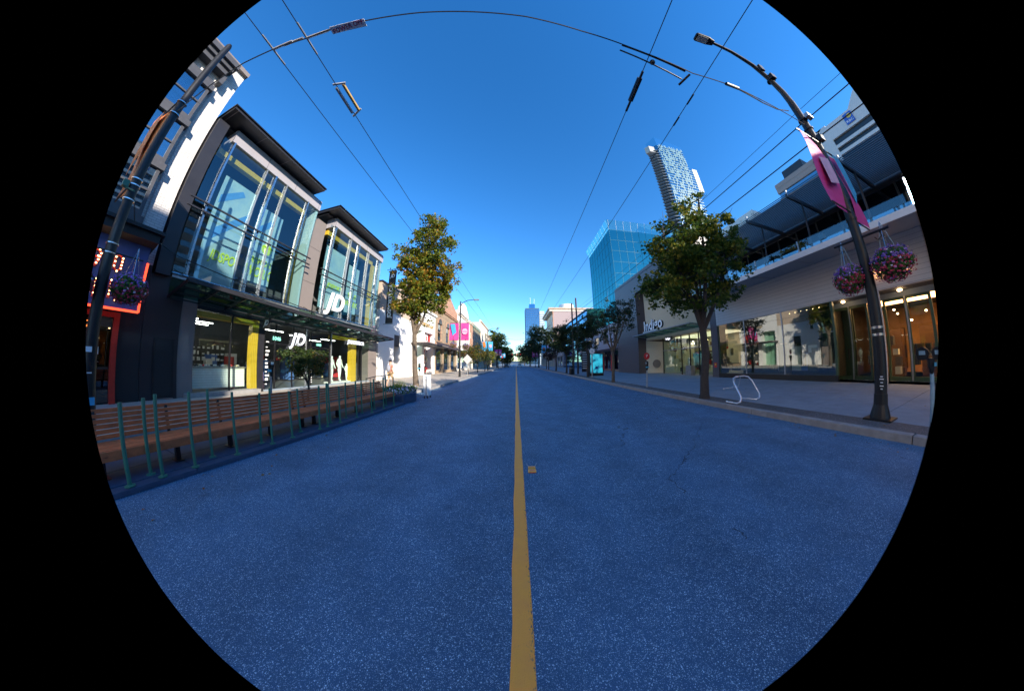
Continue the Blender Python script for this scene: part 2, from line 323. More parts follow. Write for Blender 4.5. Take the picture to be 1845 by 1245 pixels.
# ------------------------------------------------------------------ palette
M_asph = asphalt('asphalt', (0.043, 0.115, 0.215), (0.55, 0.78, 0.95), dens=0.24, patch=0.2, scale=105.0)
M_conc = mat('shade_tinted_concrete', (0.25, 0.31, 0.37), 0.85, var=0.25, scale=2.5, bump=0.25, bscale=90)  # the blue of the shade is mixed into this pavement colour
M_concw = mat('sun_tinted_concrete', (0.52, 0.45, 0.37), 0.85, var=0.2, scale=2.5, bump=0.25, bscale=90)  # same concrete with the sun's warmth and brightness put into its colour
M_aggr = asphalt('exposed_aggregate', (0.10, 0.10, 0.105), (0.35, 0.34, 0.33), dens=0.3, scale=60)
def spots(m, dens=0.09):
    t = m.node_tree; L = t.links.new; b = [n for n in t.nodes if n.type == 'BSDF_PRINCIPLED'][0]; src = b.inputs['Base Color'].links[0].from_socket
    tc = _n(t, 'ShaderNodeTexCoord'); v = _n(t, 'ShaderNodeTexVoronoi'); v.inputs['Scale'].default_value = 5.0; L(tc.outputs['Object'], v.inputs['Vector'])
    sp = _n(t, 'ShaderNodeSeparateColor'); L(v.outputs['Color'], sp.inputs[0]); th = _n(t, 'ShaderNodeMath', operation='MULTIPLY'); L(sp.outputs[0], th.inputs[0]); th.inputs[1].default_value = dens
    lt = _n(t, 'ShaderNodeMath', operation='LESS_THAN'); L(v.outputs['Distance'], lt.inputs[0]); L(th.outputs[0], lt.inputs[1])
    n = _n(t, 'ShaderNodeTexNoise'); n.inputs['Scale'].default_value = 0.9; n.inputs['Detail'].default_value = 8; n.inputs['Roughness'].default_value = 0.7; L(tc.outputs['Object'], n.inputs['Vector'])
    r = _n(t, 'ShaderNodeMapRange'); r.inputs['From Min'].default_value = 0.5; r.inputs['From Max'].default_value = 0.75; r.inputs['To Max'].default_value = 0.35; L(n.outputs['Fac'], r.inputs['Value'])
    mxx = _n(t, 'ShaderNodeMath', operation='MAXIMUM'); h = _n(t, 'ShaderNodeMath', operation='MULTIPLY'); L(lt.outputs[0], h.inputs[0]); h.inputs[1].default_value = 0.55; L(h.outputs[0], mxx.inputs[0]); L(r.outputs[0], mxx.inputs[1])
    mx = _n(t, 'ShaderNodeMix', data_type='RGBA'); L(mxx.outputs[0], mx.inputs[0]); L(src, mx.inputs[6]); mx.inputs[7].default_value = col((0.09, 0.09, 0.10)); L(mx.outputs[2], b.inputs['Base Color'])
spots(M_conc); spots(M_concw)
M_kerb = mat('kerb_concrete', (0.34, 0.33, 0.32), 0.85, var=0.35, scale=5, bump=0.4, bscale=60)
M_yel = mat('yellow_road_paint', (0.97, 0.42, 0.05), 0.65, var=0.3, scale=9, c2=(0.90, 0.36, 0.06), bump=0.4, bscale=150)
def wear(m):
    t = m.node_tree; L = t.links.new; b = [n for n in t.nodes if n.type == 'BSDF_PRINCIPLED'][0]; src = b.inputs['Base Color'].links[0].from_socket
    tc = _n(t, 'ShaderNodeTexCoord'); mp = _n(t, 'ShaderNodeMapping'); mp.inputs['Scale'].default_value = (1, 0.35, 1); L(tc.outputs['Object'], mp.inputs['Vector'])
    n = _n(t, 'ShaderNodeTexNoise'); n.inputs['Scale'].default_value = 110; n.inputs['Detail'].default_value = 6; n.inputs['Roughness'].default_value = 0.7; L(mp.outputs[0], n.inputs['Vector'])
    n2 = _n(t, 'ShaderNodeTexNoise'); n2.inputs['Scale'].default_value = 3; n2.inputs['Detail'].default_value = 4; L(tc.outputs['Object'], n2.inputs['Vector'])
    sp = _n(t, 'ShaderNodeSeparateXYZ'); L(tc.outputs['Object'], sp.inputs[0])
    e = _n(t, 'ShaderNodeMapRange'); e.inputs['From Min'].default_value = 0.015; e.inputs['From Max'].default_value = 0.065; e.inputs['To Min'].default_value = 0.0; e.inputs['To Max'].default_value = 0.16; L(sp.outputs[0], e.inputs['Value'])
    s1 = _n(t, 'ShaderNodeMath', operation='ADD'); L(n.outputs['Fac'], s1.inputs[0]); L(e.outputs[0], s1.inputs[1])
    s2 = _n(t, 'ShaderNodeMath', operation='MULTIPLY_ADD'); L(n2.outputs['Fac'], s2.inputs[0]); s2.inputs[1].default_value = 0.25; L(s1.outputs[0], s2.inputs[2])
    g = _n(t, 'ShaderNodeMapRange'); g.inputs['From Min'].default_value = 0.80; g.inputs['From Max'].default_value = 0.86; L(s2.outputs[0], g.inputs['Value'])
    mx = _n(t, 'ShaderNodeMix', data_type='RGBA'); L(g.outputs[0], mx.inputs[0]); L(src, mx.inputs[6]); mx.inputs[7].default_value = col((0.06, 0.08, 0.11)); L(mx.outputs[2], b.inputs['Base Color'])
wear(M_yel)
M_ground = mat('city_ground', (0.16, 0.16, 0.16), 0.9)
M_dark = mat('charcoal_cladding', (0.028, 0.027, 0.032), 0.35, var=0.2, scale=1.5)
M_black = mat('black_metal', (0.012, 0.012, 0.014), 0.4)
M_blackm = mat('matt_black', (0.015, 0.015, 0.017), 0.6)
M_steel = mat('brushed_steel', (0.55, 0.56, 0.58), 0.25, metal=1.0, var=0.1)
M_galv = mat('galvanised_steel', (0.42, 0.44, 0.46), 0.45, metal=0.7)
M_pole = mat('weathered_dark_pole', (0.014, 0.015, 0.018), 0.45, var=0.4, scale=9, metal=0.2)
M_white = mat('white_paint', (0.78, 0.77, 0.74), 0.6, var=0.08)
M_whites = mat('white_lettering', (0.85, 0.85, 0.84), 0.45, var=0.03)
M_grey = mat('warm_grey_panel', (0.22, 0.185, 0.17), 0.5, var=0.1, scale=1.0)
M_lgrey = mat('light_grey_panel', (0.36, 0.34, 0.37), 0.45, var=0.08, scale=1.0)
M_mint = mat('pale_mint_reveal', (0.55, 0.66, 0.60), 0.5, var=0.05)
M_yellow = mat('bright_yellow_panel', (0.66, 0.41, 0.03), 0.45, var=0.08, stripe=(1, 0.09, 0.12))
M_yellowh = mat('bright_yellow_soffit', (0.66, 0.41, 0.03), 0.45, var=0.08, stripe=(2, 0.09, 0.12))
M_int = mat('dark_interior', (0.12, 0.12, 0.12), 0.7)
M_wood = mat('reddish_hardwood', (0.68, 0.18, 0.06), 0.5, var=0.45, scale=7, bump=0.2, bscale=25)
M_green = mat('green_painted_post', (0.045, 0.20, 0.13), 0.45, var=0.2, scale=8)
M_deckb = mat('blue_painted_deck', (0.05, 0.085, 0.15), 0.7, var=0.35, scale=6, bump=0.2)
M_glass = glass('shop_glass', (0.82, 0.92, 0.88), 0.05)
M_glassup = glass('curtain_wall_glass', (0.62, 0.76, 0.80), 0.12, (0.85, 0.95, 1.0), wav=0.03)
M_glassg = glass('green_canopy_glass', (0.25, 0.48, 0.42), 0.10, (0.7, 1, 0.9))
M_glassr = glass('pale_green_window', (0.55, 0.78, 0.66), 0.14, (0.92, 1, 0.95), wav=0.04)

# ------------------------------------------------------------------ ground, road, pavements
XL, XR = -11.5, 14.5                  # facade lines, left and right
def S(name, mb, **k): return mb.build(name, kind='structure', **k)
S('ground', MB().box((-3000, -3000, -0.3), (3000, 3000, -0.03), M_ground))
S('road', MB().add([(-7.0, -120, 0), (6.6, -120, 0), (6.6, 700, 0), (-7.0, 700, 0)], [(0, 1, 2, 3)], M_asph))
b = MB(); ys = np.arange(-40, 400, 0.5)
vs = []
for y in ys:
    j = 0.004*math.sin(y*7.1)+0.003*math.sin(y*19.3+1)
    vs += [(-0.03+j, y, 0.004), (0.10+0.6*j+0.003*math.sin(y*31), y, 0.004)]
b.add(vs, [(2*i, 2*i+1, 2*i+3, 2*i+2) for i in range(len(ys)-1)], M_yel)
S('centre_line', b)
# right pavement: kerb, aggregate strip, concrete slabs rising slightly to the shops
def zr(x): return 0.15 + max(0, x-6.6)*0.016
b = MB(); y = -60.0
while y < 300:
    L_ = 3.6; b.box((6.6, y, -0.02), (6.82, y+L_-0.012, 0.15), M_kerb); y += L_
S('kerb', b, bevel=0.015)
S('pavement_edge', MB().prism([(6.82, -60, 0.148), (7.5, -60, zr(7.5)), (7.5, -60, -0.02), (6.82, -60, -0.02)], (0, 400, 0), M_aggr))
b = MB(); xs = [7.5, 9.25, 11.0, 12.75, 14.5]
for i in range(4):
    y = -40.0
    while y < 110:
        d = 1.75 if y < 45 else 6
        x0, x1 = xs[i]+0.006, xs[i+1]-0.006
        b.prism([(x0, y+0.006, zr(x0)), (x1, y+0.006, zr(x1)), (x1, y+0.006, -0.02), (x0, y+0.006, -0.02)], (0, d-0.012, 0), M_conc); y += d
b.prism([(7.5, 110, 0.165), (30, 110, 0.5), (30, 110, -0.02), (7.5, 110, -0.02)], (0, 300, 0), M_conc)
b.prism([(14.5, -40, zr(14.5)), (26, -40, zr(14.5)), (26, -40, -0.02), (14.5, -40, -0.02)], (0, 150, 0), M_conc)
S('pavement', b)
# left pavement, with a kerb build-out beyond the wooden platform
b = MB()
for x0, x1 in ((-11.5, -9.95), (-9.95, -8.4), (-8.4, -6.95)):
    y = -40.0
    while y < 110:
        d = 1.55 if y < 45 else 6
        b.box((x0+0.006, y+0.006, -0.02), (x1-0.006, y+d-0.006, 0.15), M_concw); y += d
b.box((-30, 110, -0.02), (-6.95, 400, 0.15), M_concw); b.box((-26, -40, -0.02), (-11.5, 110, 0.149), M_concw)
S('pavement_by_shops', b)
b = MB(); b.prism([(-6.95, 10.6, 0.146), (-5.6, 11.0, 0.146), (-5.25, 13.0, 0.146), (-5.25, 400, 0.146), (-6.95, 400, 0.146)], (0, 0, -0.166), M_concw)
S('pavement_bulge', b)
b = MB()
pl = [(-6.9, 10.45), (-5.5, 10.85), (-5.1, 12.9)]+[(-5.1, 12.9+3*i) for i in range(1, 60)]
for p, q in zip(pl, pl[1:]):
    p, q = Vector((*p, 0)), Vector((*q, 0)); d = (q-p).normalized(); n = Vector((-d.y, d.x, 0))*0.16; q2 = q-d*0.012
    b.prism([p, q2, q2+n, p+n], (0, 0, 0.152), M_kerb)
S('kerb_by_shops', b, bevel=0.012)
b = MB()
for i in range(14):
    y0 = -30+i*3.0
    if y0 > 9.5: break
    b.box((-7.12, y0, -0.02), (-6.95, y0+2.99, 0.152), M_kerb)
S('kerb_behind_platform', b, bevel=0.012)


# ================================================================== LEFT SIDE OF THE STREET
def mull(mb, x, y, z0, z1, m, w=0.06, d=0.12): mb.box((x-d/2, y-w/2, z0), (x+d/2, y+w/2, z1), m)
# ---- theatre-fronted brick building, nearest on the left
t = thing('brick_building', 'tall white brick building with dark bay windows and a lit red framed sign', 'building', (XL, -2, 0))
M_wbrick = brick('white_painted_brick', (0.74, 0.71, 0.69), (0.66, 0.63, 0.61), (0.42, 0.40, 0.40), w=0.24, h=0.085, ms=0.008)
MB().box((XL-12, -9, 0.1), (XL, 2.38, 13.4), M_wbrick).build('wall', t)
b = MB(); b.box((XL-0.2, -9, 13.4), (XL+0.18, 2.42, 13.62), M_grey); b.box((XL-12, -9, 13.4), (XL-0.2, 2.42, 13.55), M_grey); b.build('coping', t)
M_bay = mat('dark_grey_bay_trim', (0.075, 0.075, 0.085), 0.5, var=0.25)
b = MB()
b.box((XL, -9, 12.35), (XL+0.4, 1.72, 12.6), M_bay); b.box((XL, -9, 12.6), (XL+0.52, 1.8, 12.8), M_bay); b.box((XL, -9, 12.8), (XL+0.65, 1.88, 13.05), M_bay)
y = -8.8
while y < 1.7:
    b.box((XL, y, 11.9), (XL+0.35, y+0.16, 12.35), M_bay); y += 0.55
b.build('cornice', t)
M_bwin = glass('bay_window_glass', (0.25, 0.35, 0.45), 0.35, (0.8, 0.92, 1.0))
for y0, y1 in ((-3.6, -1.3), (-0.7, 1.62)):
    b = MB()
    for z in (5.6, 7.55, 9.5, 11.45):
        b.box((XL, y0-0.08, z-0.14), (XL+0.36, y1+0.08, z+0.1), M_bay); b.box((XL, y0, z+0.1), (XL+0.3, y1, z+0.3), M_bay)
    for z0, z1 in ((5.8, 7.4), (7.75, 9.3), (9.8, 11.3)):
        b.box((XL, y0, z0), (XL+0.28, y0+0.1, z1), M_bay); b.box((XL, y1-0.1, z0), (XL+0.28, y1, z1), M_bay)
        ym = (y0+y1)/2; b.box((XL+0.22, ym-0.05, z0), (XL+0.3, ym+0.05, z1), M_bay); b.box((XL+0.23, y0, (z0+z1)/2-0.03), (XL+0.29, y1, (z0+z1)/2+0.03), M_bay)
    fr = b.build('bay_window', t)
    b = MB()
    for z0, z1 in ((5.8, 7.4), (7.75, 9.3), (9.8, 11.3)): b.box((XL+0.06, y0+0.1, z0), (XL+0.24, y1-0.1, z1), M_bwin)
    b.build('pane', fr)
# pilaster relief panels beside the bays
b = MB()
for z0, z1 in ((5.2, 13.0),): b.box((XL, 1.76, z0), (XL+0.05, 1.82, z1), M_wbrick)
b.build('pilaster', t)
b = MB(); b.box((XL+0.001, -6, 4.75), (XL+1.35, 2.1, 5.0), M_blackm); b.box((XL+0.001, -6, 5.0), (XL+1.45, 2.2, 5.1), M_black)
b.prism([(XL, 2.1, 4.75), (XL+1.35, 2.1, 4.75), (XL, 2.1, 4.45)], (0, -8, 0), M_blackm); b.build('canopy', t)
M_signblue = mat('deep_blue_sign_face', (0.05, 0.08, 0.26), 0.4)
M_redneon = emit('red_neon_tube', (1.0, 0.07, 0.03), 1.6)
sg = MB().box((XL+0.75, -2.4, 2.8), (XL+0.95, 2.02, 4.72), M_signblue).build('sign_box', t)
b = MB()
for z in (2.76, 4.72): b.tube([(XL+0.98, -2.4, z), (XL+0.98, 2.04, z if z > 4 else z-0.0)], 0.035, M_redneon, 6)
b.tube([(XL+0.98, 2.04, 2.76), (XL+0.98, 2.04, 4.2)], 0.035, M_redneon, 6)
b.build('neon_border', sg)
M_bulb = emit('warm_bulb', (1.0, 0.62, 0.25), 6.0); M_redlet = mat('red_letter_trough', (0.55, 0.03, 0.015), 0.4)
def marquee(strokes, oy, oz, sc_=1.0):
    tr, bu = MB(), MB(); x = XL+0.99
    for st in strokes:
        p = [(x, oy+a*sc_, oz+c*sc_) for a, c in st]; tr.tube(p, 0.055*sc_, M_redlet, 6)
        for (a, q) in zip(p, p[1:]):
            L_ = (Vector(q)-Vector(a)).length; k = max(1, int(L_/0.085))
            for i in range(k):
                u = Vector(a).lerp(Vector(q), i/k); bu.ball((u.x+0.05, u.y, u.z), 0.021, M_bulb, 6, 4)
    return tr, bu
GL = {'9': [[(0.25, 0.45), (0.1, 0.4), (0.02, 0.55), (0.1, 0.72), (0.25, 0.72), (0.32, 0.58), (0.28, 0.3), (0.2, 0.0)]], '1': [[(0.15, 0.75), (0.15, 0.0)]],
      '0': [[(0.05, 0.2), (0.05, 0.6), (0.15, 0.75), (0.3, 0.6), (0.3, 0.15), (0.18, 0.0), (0.05, 0.15)]], 'L': [[(0.05, 0.75), (0.05, 0.0), (0.3, 0.0)]], 'I': [[(0.15, 0.75), (0.15, 0.0)]]}
tr, bu = MB(), MB()
for ch, oy, oz in (('9', 0.76, 3.74), ('1', 0.98, 3.75), ('0', 1.24, 3.75), ('9', 0.5, 3.75), ('I', 1.2, 3.02), ('I', 0.9, 2.98), ('L', 1.42, 2.98), ('1', 0.6, 2.98)):
    a, c = marquee(GL[ch], oy, oz, 0.62)
    tr.add(a.v, a.f, M_redlet); bu.add(c.v, c.f, M_bulb)
tr.build('marquee_letters', sg); bu.build('bulbs', sg)
# shop front under the sign
b = MB(); b.box((XL+0.001, -8, 0.15), (XL+0.05, 2.38, 4.4), M_blackm); b.build('shopfront_panel', t)
b = MB()
for y in (-2.6, -0.2, 1.62): b.box((XL+0.05, y, 0.15), (XL+0.2, y+0.14, 2.75), mat('red_door_frame', (0.55, 0.035, 0.02), 0.4))
b.box((XL+0.05, -2.6, 2.6), (XL+0.19, 1.62, 2.75), MATS['red_door_frame'])
dr = b.build('door_frame', t)
MB().box((XL+0.06, -0.06, 0.2), (XL+0.1, 1.62, 2.6), M_glass if False else glass('dark_door_glass', (0.12, 0.13, 0.15), 0.12)).build('door_glass', dr)
b = MB(); b.box((XL+0.105, 1.2, 1.55), (XL+0.115, 1.36, 1.75), M_whites); b.lathe((XL+0.11, 1.28, 1.34), [(0.1, -0.004), (0.1, 0.004)], M_whites, 14)
b.box((XL+0.105, 0.3, 1.7), (XL+0.115, 0.45, 1.8), M_whites); b.build('door_stickers', t)
M_orange_e = emit('orange_numerals', (1.0, 0.25, 0.05), 1.0)
text('932', (XL+0.12, 0.95, 2.35), 0.26, '+x', M_orange_e, 'house_number', t)

# ---- sports shop with the glazed bays
t = thing('sports_shop', 'dark two storey sports shop with two glazed bays, yellow trim and glass canopy', 'building', (XL, 10, 0))
D0 = XL-6.5
b = MB()
b.box((D0, 2.42, 0.15), (D0+0.2, 17.5, 10.2), M_int); b.box((D0, 2.42, 10.2), (XL-0.75, 17.4, 10.4), M_dark)   # rear wall, roof slab
b.box((D0+0.2, 2.42, 3.75), (XL-0.75, 17.35, 4.25), M_int)
b.box((D0+0.2, 2.42, 0.15), (XL-0.7, 2.62, 10.2), M_int); b.box((D0+0.2, 17.1, 0.15), (XL-0.7, 17.3, 10.2), M_int)
b.box((D0+0.2, 2.62, 0.12), (XL-0.05, 17.1, 0.2), mat('shop_floor', (0.22, 0.22, 0.22), 0.3))
b.build('interior', t)
b = MB()
b.box((XL-0.9, 2.44, 4.2), (XL+0.22, 2.9, 10.7), M_dark)                       # tall fin by the brick building
b.box((XL-0.7, 2.4, 0.15), (XL, 2.72, 4.2), M_dark); b.box((XL-0.3, 2.72, 0.15), (XL, 3.55, 4.2), M_dark)
b.box((XL-0.45, 3.55, 0.15), (XL-0.04, 4.12, 4.2), M_grey)
b.box((XL-0.7, 16.2, 0.15), (XL+0.02, 17.3, 4.2), M_grey)
b.box((XL-0.5, 4.12, 3.35), (XL-0.02, 16.2, 4.2), M_blackm)
b.box((XL-0.5, 6.98, 0.15), (XL-0.05, 7.3, 3.35), M_dark)
b.build('wall', t)
b = MB(); b.box((XL, 2.76, 0.2), (XL+0.03, 3.42, 2.15), M_black); b.box((XL+0.03, 2.82, 0.26), (XL+0.045, 3.36, 2.09), M_blackm)
dr = b.build('door', t); MB().box((XL+0.045, 2.8, 0.17), (XL+0.07, 3.4, 0.2), M_steel).build('threshold', dr)
# recessed grey wall between the bays
b = MB(); b.box((XL-0.75, 9.2, 4.2), (XL-0.35, 10.42, 10.15), M_grey)
for z in (6.1, 8.2): b.box((XL-0.352, 9.2, z), (XL-0.344, 10.42, z+0.015), M_blackm)
b.build('wall_panel', t)
def bay(y0, y1, ztop, vm, yfirst, hz):
    """glazed bay: frame, panes, top panel, roof; vm = mullions (y, thick)"""
    f = MB()
    f.box((XL-0.08, y0, 4.22), (XL+0.1, y1, 4.38), M_galv)
    for y, w in vm:
        f.box((XL+0.02, y-w/2, 4.38), (XL+0.14, y+w/2, ztop-0.75), M_steel if w > 0.07 else M_galv)
    for z in hz:
        f.box((XL+0.18, y0-0.25, z-0.028), (XL+0.25, y1+0.12, z+0.028), M_dark)
    f.box((XL-0.75, y1-0.14, 4.38), (XL-0.02, y1, ztop-0.75), M_mint)
    fr_ = f.build('bay_window', t)
    g = MB(); g.sheet(XL, y0, y1-0.002, 4.38, ztop-0.75, M_glassup); g.build('pane', fr_)
    g = MB(); g.box((XL-0.75, y0+0.3, ztop-0.75), (XL+0.1, y1+0.02, ztop-0.12), M_lgrey)
    yy = y0+0.3
    while yy < y1: g.box((XL+0.1, yy, ztop-0.75), (XL+0.103, yy+0.014, ztop-0.12), M_blackm); yy += 1.9
    g.build('fascia', t)
    g = MB(); g.box((XL-3.2, y0-0.45, ztop), (XL+0.85, y1-0.65, ztop+0.12), M_dark); g.box((XL-3.2, y0-0.5, ztop+0.12), (XL+0.92, y1-0.6, ztop+0.17), M_black)
    g.box((XL-3.0, y0-0.3, ztop-0.12), (XL-0.2, y1-0.7, ztop), M_dark)
    yy = y0-0.3
    while yy < y1-0.9: g.box((XL-0.2, yy, ztop-0.01), (XL+0.85, yy+0.02, ztop-0.002), M_grey); yy += 1.55
    g.build('roof', t)
bay(3.0, 9.15, 11.05, [(3.45, 0.075), (5.3, 0.035), (5.85, 0.1), (6.6, 0.035), (8.2, 0.075)], 3.0, (7.2, 6.85))
bay(10.45, 17.0, 10.9, [(10.9, 0.075), (12.6, 0.035), (13.6, 0.1), (14.9, 0.035), (16.4, 0.075)], 10.45, (7.0, 6.65))
# yellow frames and posters behind the upper glass
b = MB()
b.box((XL-0.65, 3.1, 9.75), (XL-0.35, 8.5, 10.0), M_yellowh); b.box((XL-0.4, 8.42, 4.4), (XL-0.25, 8.6, 9.75), M_yellow)
b.box((XL-0.65, 10.6, 9.55), (XL-0.3, 16.1, 9.85), M_yellowh); b.box((XL-0.4, 16.0, 4.4), (XL-0.2, 16.3, 9.55), M_yellow)
b.build('yellow_frame', t)
M_post = mat('pale_blue_poster', (0.46, 0.58, 0.50), 0.5, var=0.1, c2=(0.26, 0.42, 0.50), scale=1.2)
M_lime = mat('lime_lettering', (0.62, 0.78, 0.02), 0.5, var=0.05)
M_post2 = mat('poster_blue_band', (0.10, 0.32, 0.62), 0.5)
P = MB(); P.box((XL-0.85, 4.0, 4.6), (XL-0.82, 5.75, 9.35), M_post); P.box((XL-0.85, 6.1, 5.2), (XL-0.82, 7.6, 9.0), M_post)
P.prism([(XL-0.815, 4.3, 6.4), (XL-0.815, 5.75, 7.9), (XL-0.815, 5.75, 8.3), (XL-0.815, 4.3, 6.9)], (0.004, 0, 0), M_post2)
P.prism([(XL-0.815, 4.1, 8.0), (XL-0.815, 5.2, 8.9), (XL-0.815, 5.0, 9.1), (XL-0.815, 4.1, 8.4)], (0.004, 0, 0), M_post2)
P.prism([(XL-0.815, 6.2, 7.4), (XL-0.815, 7.2, 8.4), (XL-0.815, 7.0, 8.6), (XL-0.815, 6.2, 7.8)], (0.004, 0, 0), M_post2)
pp = P.build('poster', t)
for s_, y, z, h in (('JDSPO', 5.0, 5.75, 0.62), ('FROM ON', 6.85, 6.25, 0.42), ('WORK', 6.85, 5.7, 0.68)):
    text(s_, (XL-0.79, y, z), h, '+x', M_lime, 'poster_lettering', pp, 0.004, 0.012, 0.2, 0.68)
b = MB(); b.ball((XL-0.8, 7.1, 7.0), (0.02, 0.33, 0.28), M_lime, 14, 6); b.build('poster_emblem', pp)
P = MB(); P.box((XL-0.85, 11.3, 5.0), (XL-0.82, 13.4, 9.2), M_post); P.box((XL-0.85, 13.9, 5.2), (XL-0.82, 15.2, 8.8), M_post)
pp = P.build('poster', t)
for s_, y, z, h in (('JDSPORT', 12.6, 6.6, 0.45), ('YOUR', 14.6, 6.5, 0.5), ('WORK', 14.6, 5.9, 0.6)):
    text(s_, (XL-0.79, y, z), h, '+x', M_lime, 'poster_lettering', pp, 0.004, 0.012, 0.2, 0.8)
# big italic letters in front of the second bay and over the entrance
text('JD', (XL+0.34, 11.7, 5.2), 1.5, '+x', M_whites, 'sign_letters', t, 0.05, 0.045, 0.3, 0.9, spacing=1.12)
text('JD', (XL+0.1, 9.25, 2.68), 0.9, '+x', emit('white_lit_letters', (0.9, 0.93, 1.0), 0.9), 'sign_letters', t, 0.03, 0.02, 0.3, 0.95, spacing=1.12)
text('JDSPORTS.CA', (XL+0.1, 14.45, 2.98), 0.34, '+x', MATS['white_lit_letters'], 'sign_letters', t, 0.02, 0.01, 0.15, 0.92)
text('1046', (XL+0.02, 7.95, 2.62), 0.26, '+x', emit('green_lit_number', (0.35, 1.0, 0.75), 1.0), 'house_number', t, 0.01, 0.004)
text('1048', (XL+0.02, 10.9, 2.55), 0.2, '+x', MATS['green_lit_number'], 'house_number', t, 0.01, 0.004)
# canopy of green glass on steel ribs
b = MB(); g = MB(); xo = XL+1.85
def ci(y): return 3.6-0.02*(y-3)
def co(y): return 3.92-0.03*(y-3)
b.tube([(XL+0.12, 2.95, 4.36), (XL+0.12, 17.2, 4.36)], 0.04, M_steel, 8)
b.prism([(xo-0.05, 3.0, co(3)-0.1), (xo+0.03, 3.0, co(3)-0.1), (xo+0.03, 3.0, co(3)+0.04), (xo-0.05, 3.0, co(3)+0.04)], (0, 13.9, -0.417), M_dark)
for k in range(3):
    u = k/3; x = XL+0.15+(xo-XL-0.15)*u; z = ci(3)+(co(3)-ci(3))*u-0.05; b.prism([(x-0.02, 3, z-0.05), (x+0.02, 3, z-0.05), (x+0.02, 3, z), (x-0.02, 3, z)], (0, 13.9, -0.28-0.137*u), M_black)
y = 3.0
while y < 17:
    b.prism([(XL, y, ci(y)-0.1), (xo, y, co(y)-0.1), (xo, y, co(y)), (XL, y, ci(y))], (0, 0.05, 0), M_black)
    if int((y-3)/1.07+0.5) % 3 == 0: b.tube([(xo-0.1, y, co(y)), (XL+0.1, y, 4.5)], 0.012, M_black, 5)
    y += 1.07
b.build('canopy_frame', t)
y = 3.05
while y < 16.5:
    g.add([(XL+0.1, y, ci(y)+0.02), (xo, y, co(y)+0.02), (xo, y+1.03, co(y+1.03)+0.02), (XL+0.1, y+1.03, ci(y+1.03)+0.02)], [(0, 1, 2, 3)], M_glassg); y += 1.07
g.sheet(XL+0.06, 3.0, 17.0, 3.6, 4.33, M_glassg)
g.build('canopy_glass', t)
# ground floor glazing, sills, counter window
b = MB()
b.box((XL-0.35, 3.8, 0.15), (XL+0.25, 7.0, 0.3), M_kerb); b.box((XL-0.1, 7.3, 0.15), (XL+0.08, 16.2, 0.22), M_conc)
b.build('sill', t)
b = MB()
for y in (5.6, 7.9, 9.0, 9.95, 10.3, 11.9, 12.02, 14.9, 15.3): b.box((XL-0.06, y-0.03, 0.2), (XL+0.02, y+0.03, 3.35), M_galv if y in (9.95, 12.02, 8.0) else M_black)
b.box((XL-0.06, 7.3, 2.35), (XL+0.0, 12.0, 2.41), M_black)
b.build('shop_window_frame', t)
MB().sheet(XL-0.03, 4.12, 6.95, 0.3, 3.35, M_glass).sheet(XL-0.03, 7.3, 16.2, 0.2, 3.35, M_glass).build('shop_window_pane', t)
b = MB(); b.box((XL-0.45, 4.14, 3.1), (XL-0.1, 6.68, 3.3), M_yellowh); b.box((XL-0.4, 6.64, 0.3), (XL-0.06, 6.96, 3.34), M_yellow)
b.box((XL-0.5, 12.2, 3.1), (XL-0.15, 14.2, 3.3), M_yellowh); b.box((XL-0.45, 14.2, 0.22), (XL-0.1, 14.75, 3.34), M_yellow)
b.build('yellow_frame', t)
M_tile = mat('white_small_tiles', (0.78, 0.80, 0.78), 0.25, var=0.05, stripe=(2, 0.1, 0.06))
b = MB(); b.box((XL-1.5, 4.3, 0.38), (XL-0.55, 6.6, 1.18), M_tile); b.box((XL-1.55, 4.26, 1.18), (XL-0.5, 6.64, 1.24), M_galv)
b.build('counter', t)
b = MB(); rnd = random.Random(3)
mc = [mat('goods_%d' % i, c, 0.6, var=0.05) for i, c in enumerate([(0.7, 0.7, 0.68), (0.6, 0.05, 0.05), (0.1, 0.2, 0.5), (0.6, 0.5, 0.3), (0.05, 0.05, 0.06), (0.7, 0.65, 0.6)])]
for i in range(26): b.ball((XL-0.65-rnd.random()*0.5, 4.4+i*0.085, 1.28), (0.06, 0.075, 0.045), rnd.choice(mc), 6, 4)
for j in range(3):
    for i in range(9): b.box((XL-2.4, 4.45+i*0.23, 1.45+j*0.27), (XL-2.33, 4.45+i*0.23+0.05+0.1*rnd.random(), 1.45+j*0.27+0.05+0.12*rnd.random()), mc[0])
b.box((XL-1.4, 4.2, 0.9), (XL-1.3, 4.42, 2.2), mc[2])
b.build('shoe_display', t)
M_tubeL = emit('white_ceiling_tubes', (1, 0.97, 0.9), 9.0)
b = MB()
for i, (y0, y1, dx) in enumerate(((4.3, 5.4, 0.9), (5.2, 6.3, 1.6), (4.3, 5.0, 2.3), (4.9, 6.0, 3.0), (4.4, 6.1, 3.8), (8, 9.4, 1.5), (10.4, 11.6, 2.2), (12.6, 14, 1.6), (12.8, 13.9, 3))):
    b.box((XL-dx, y0, 3.3-0.03*i), (XL-dx+0.05, y1, 3.33-0.03*i), M_tubeL)
b.build('ceiling_lights', t)
b = MB(); z = 0.45                                             # column of small white pictograms
for i in range(11): b.box((XL-0.015, 7.38, z), (XL-0.008, 7.38+0.10+0.06*((i*7) % 3), z+0.05+0.03*((i*5) % 3)), M_whites); z += 0.19
z = 0.4
for i in range(8): b.box((XL-0.015, 10.36, z), (XL-0.008, 10.44, z+0.05), M_whites); z += 0.13
b.build('window_decals', t)
b = MB()
for i in range(40): 
    a = rnd.random()*10.5; b.box((D0+0.3+rnd.random()*2.5, 6.2+a, 0.3), (D0+0.7+rnd.random()*2.2, 6.25+a+0.3, 0.8+rnd.random()*1.3), rnd.choice(mc))
b.build('shelving', t)

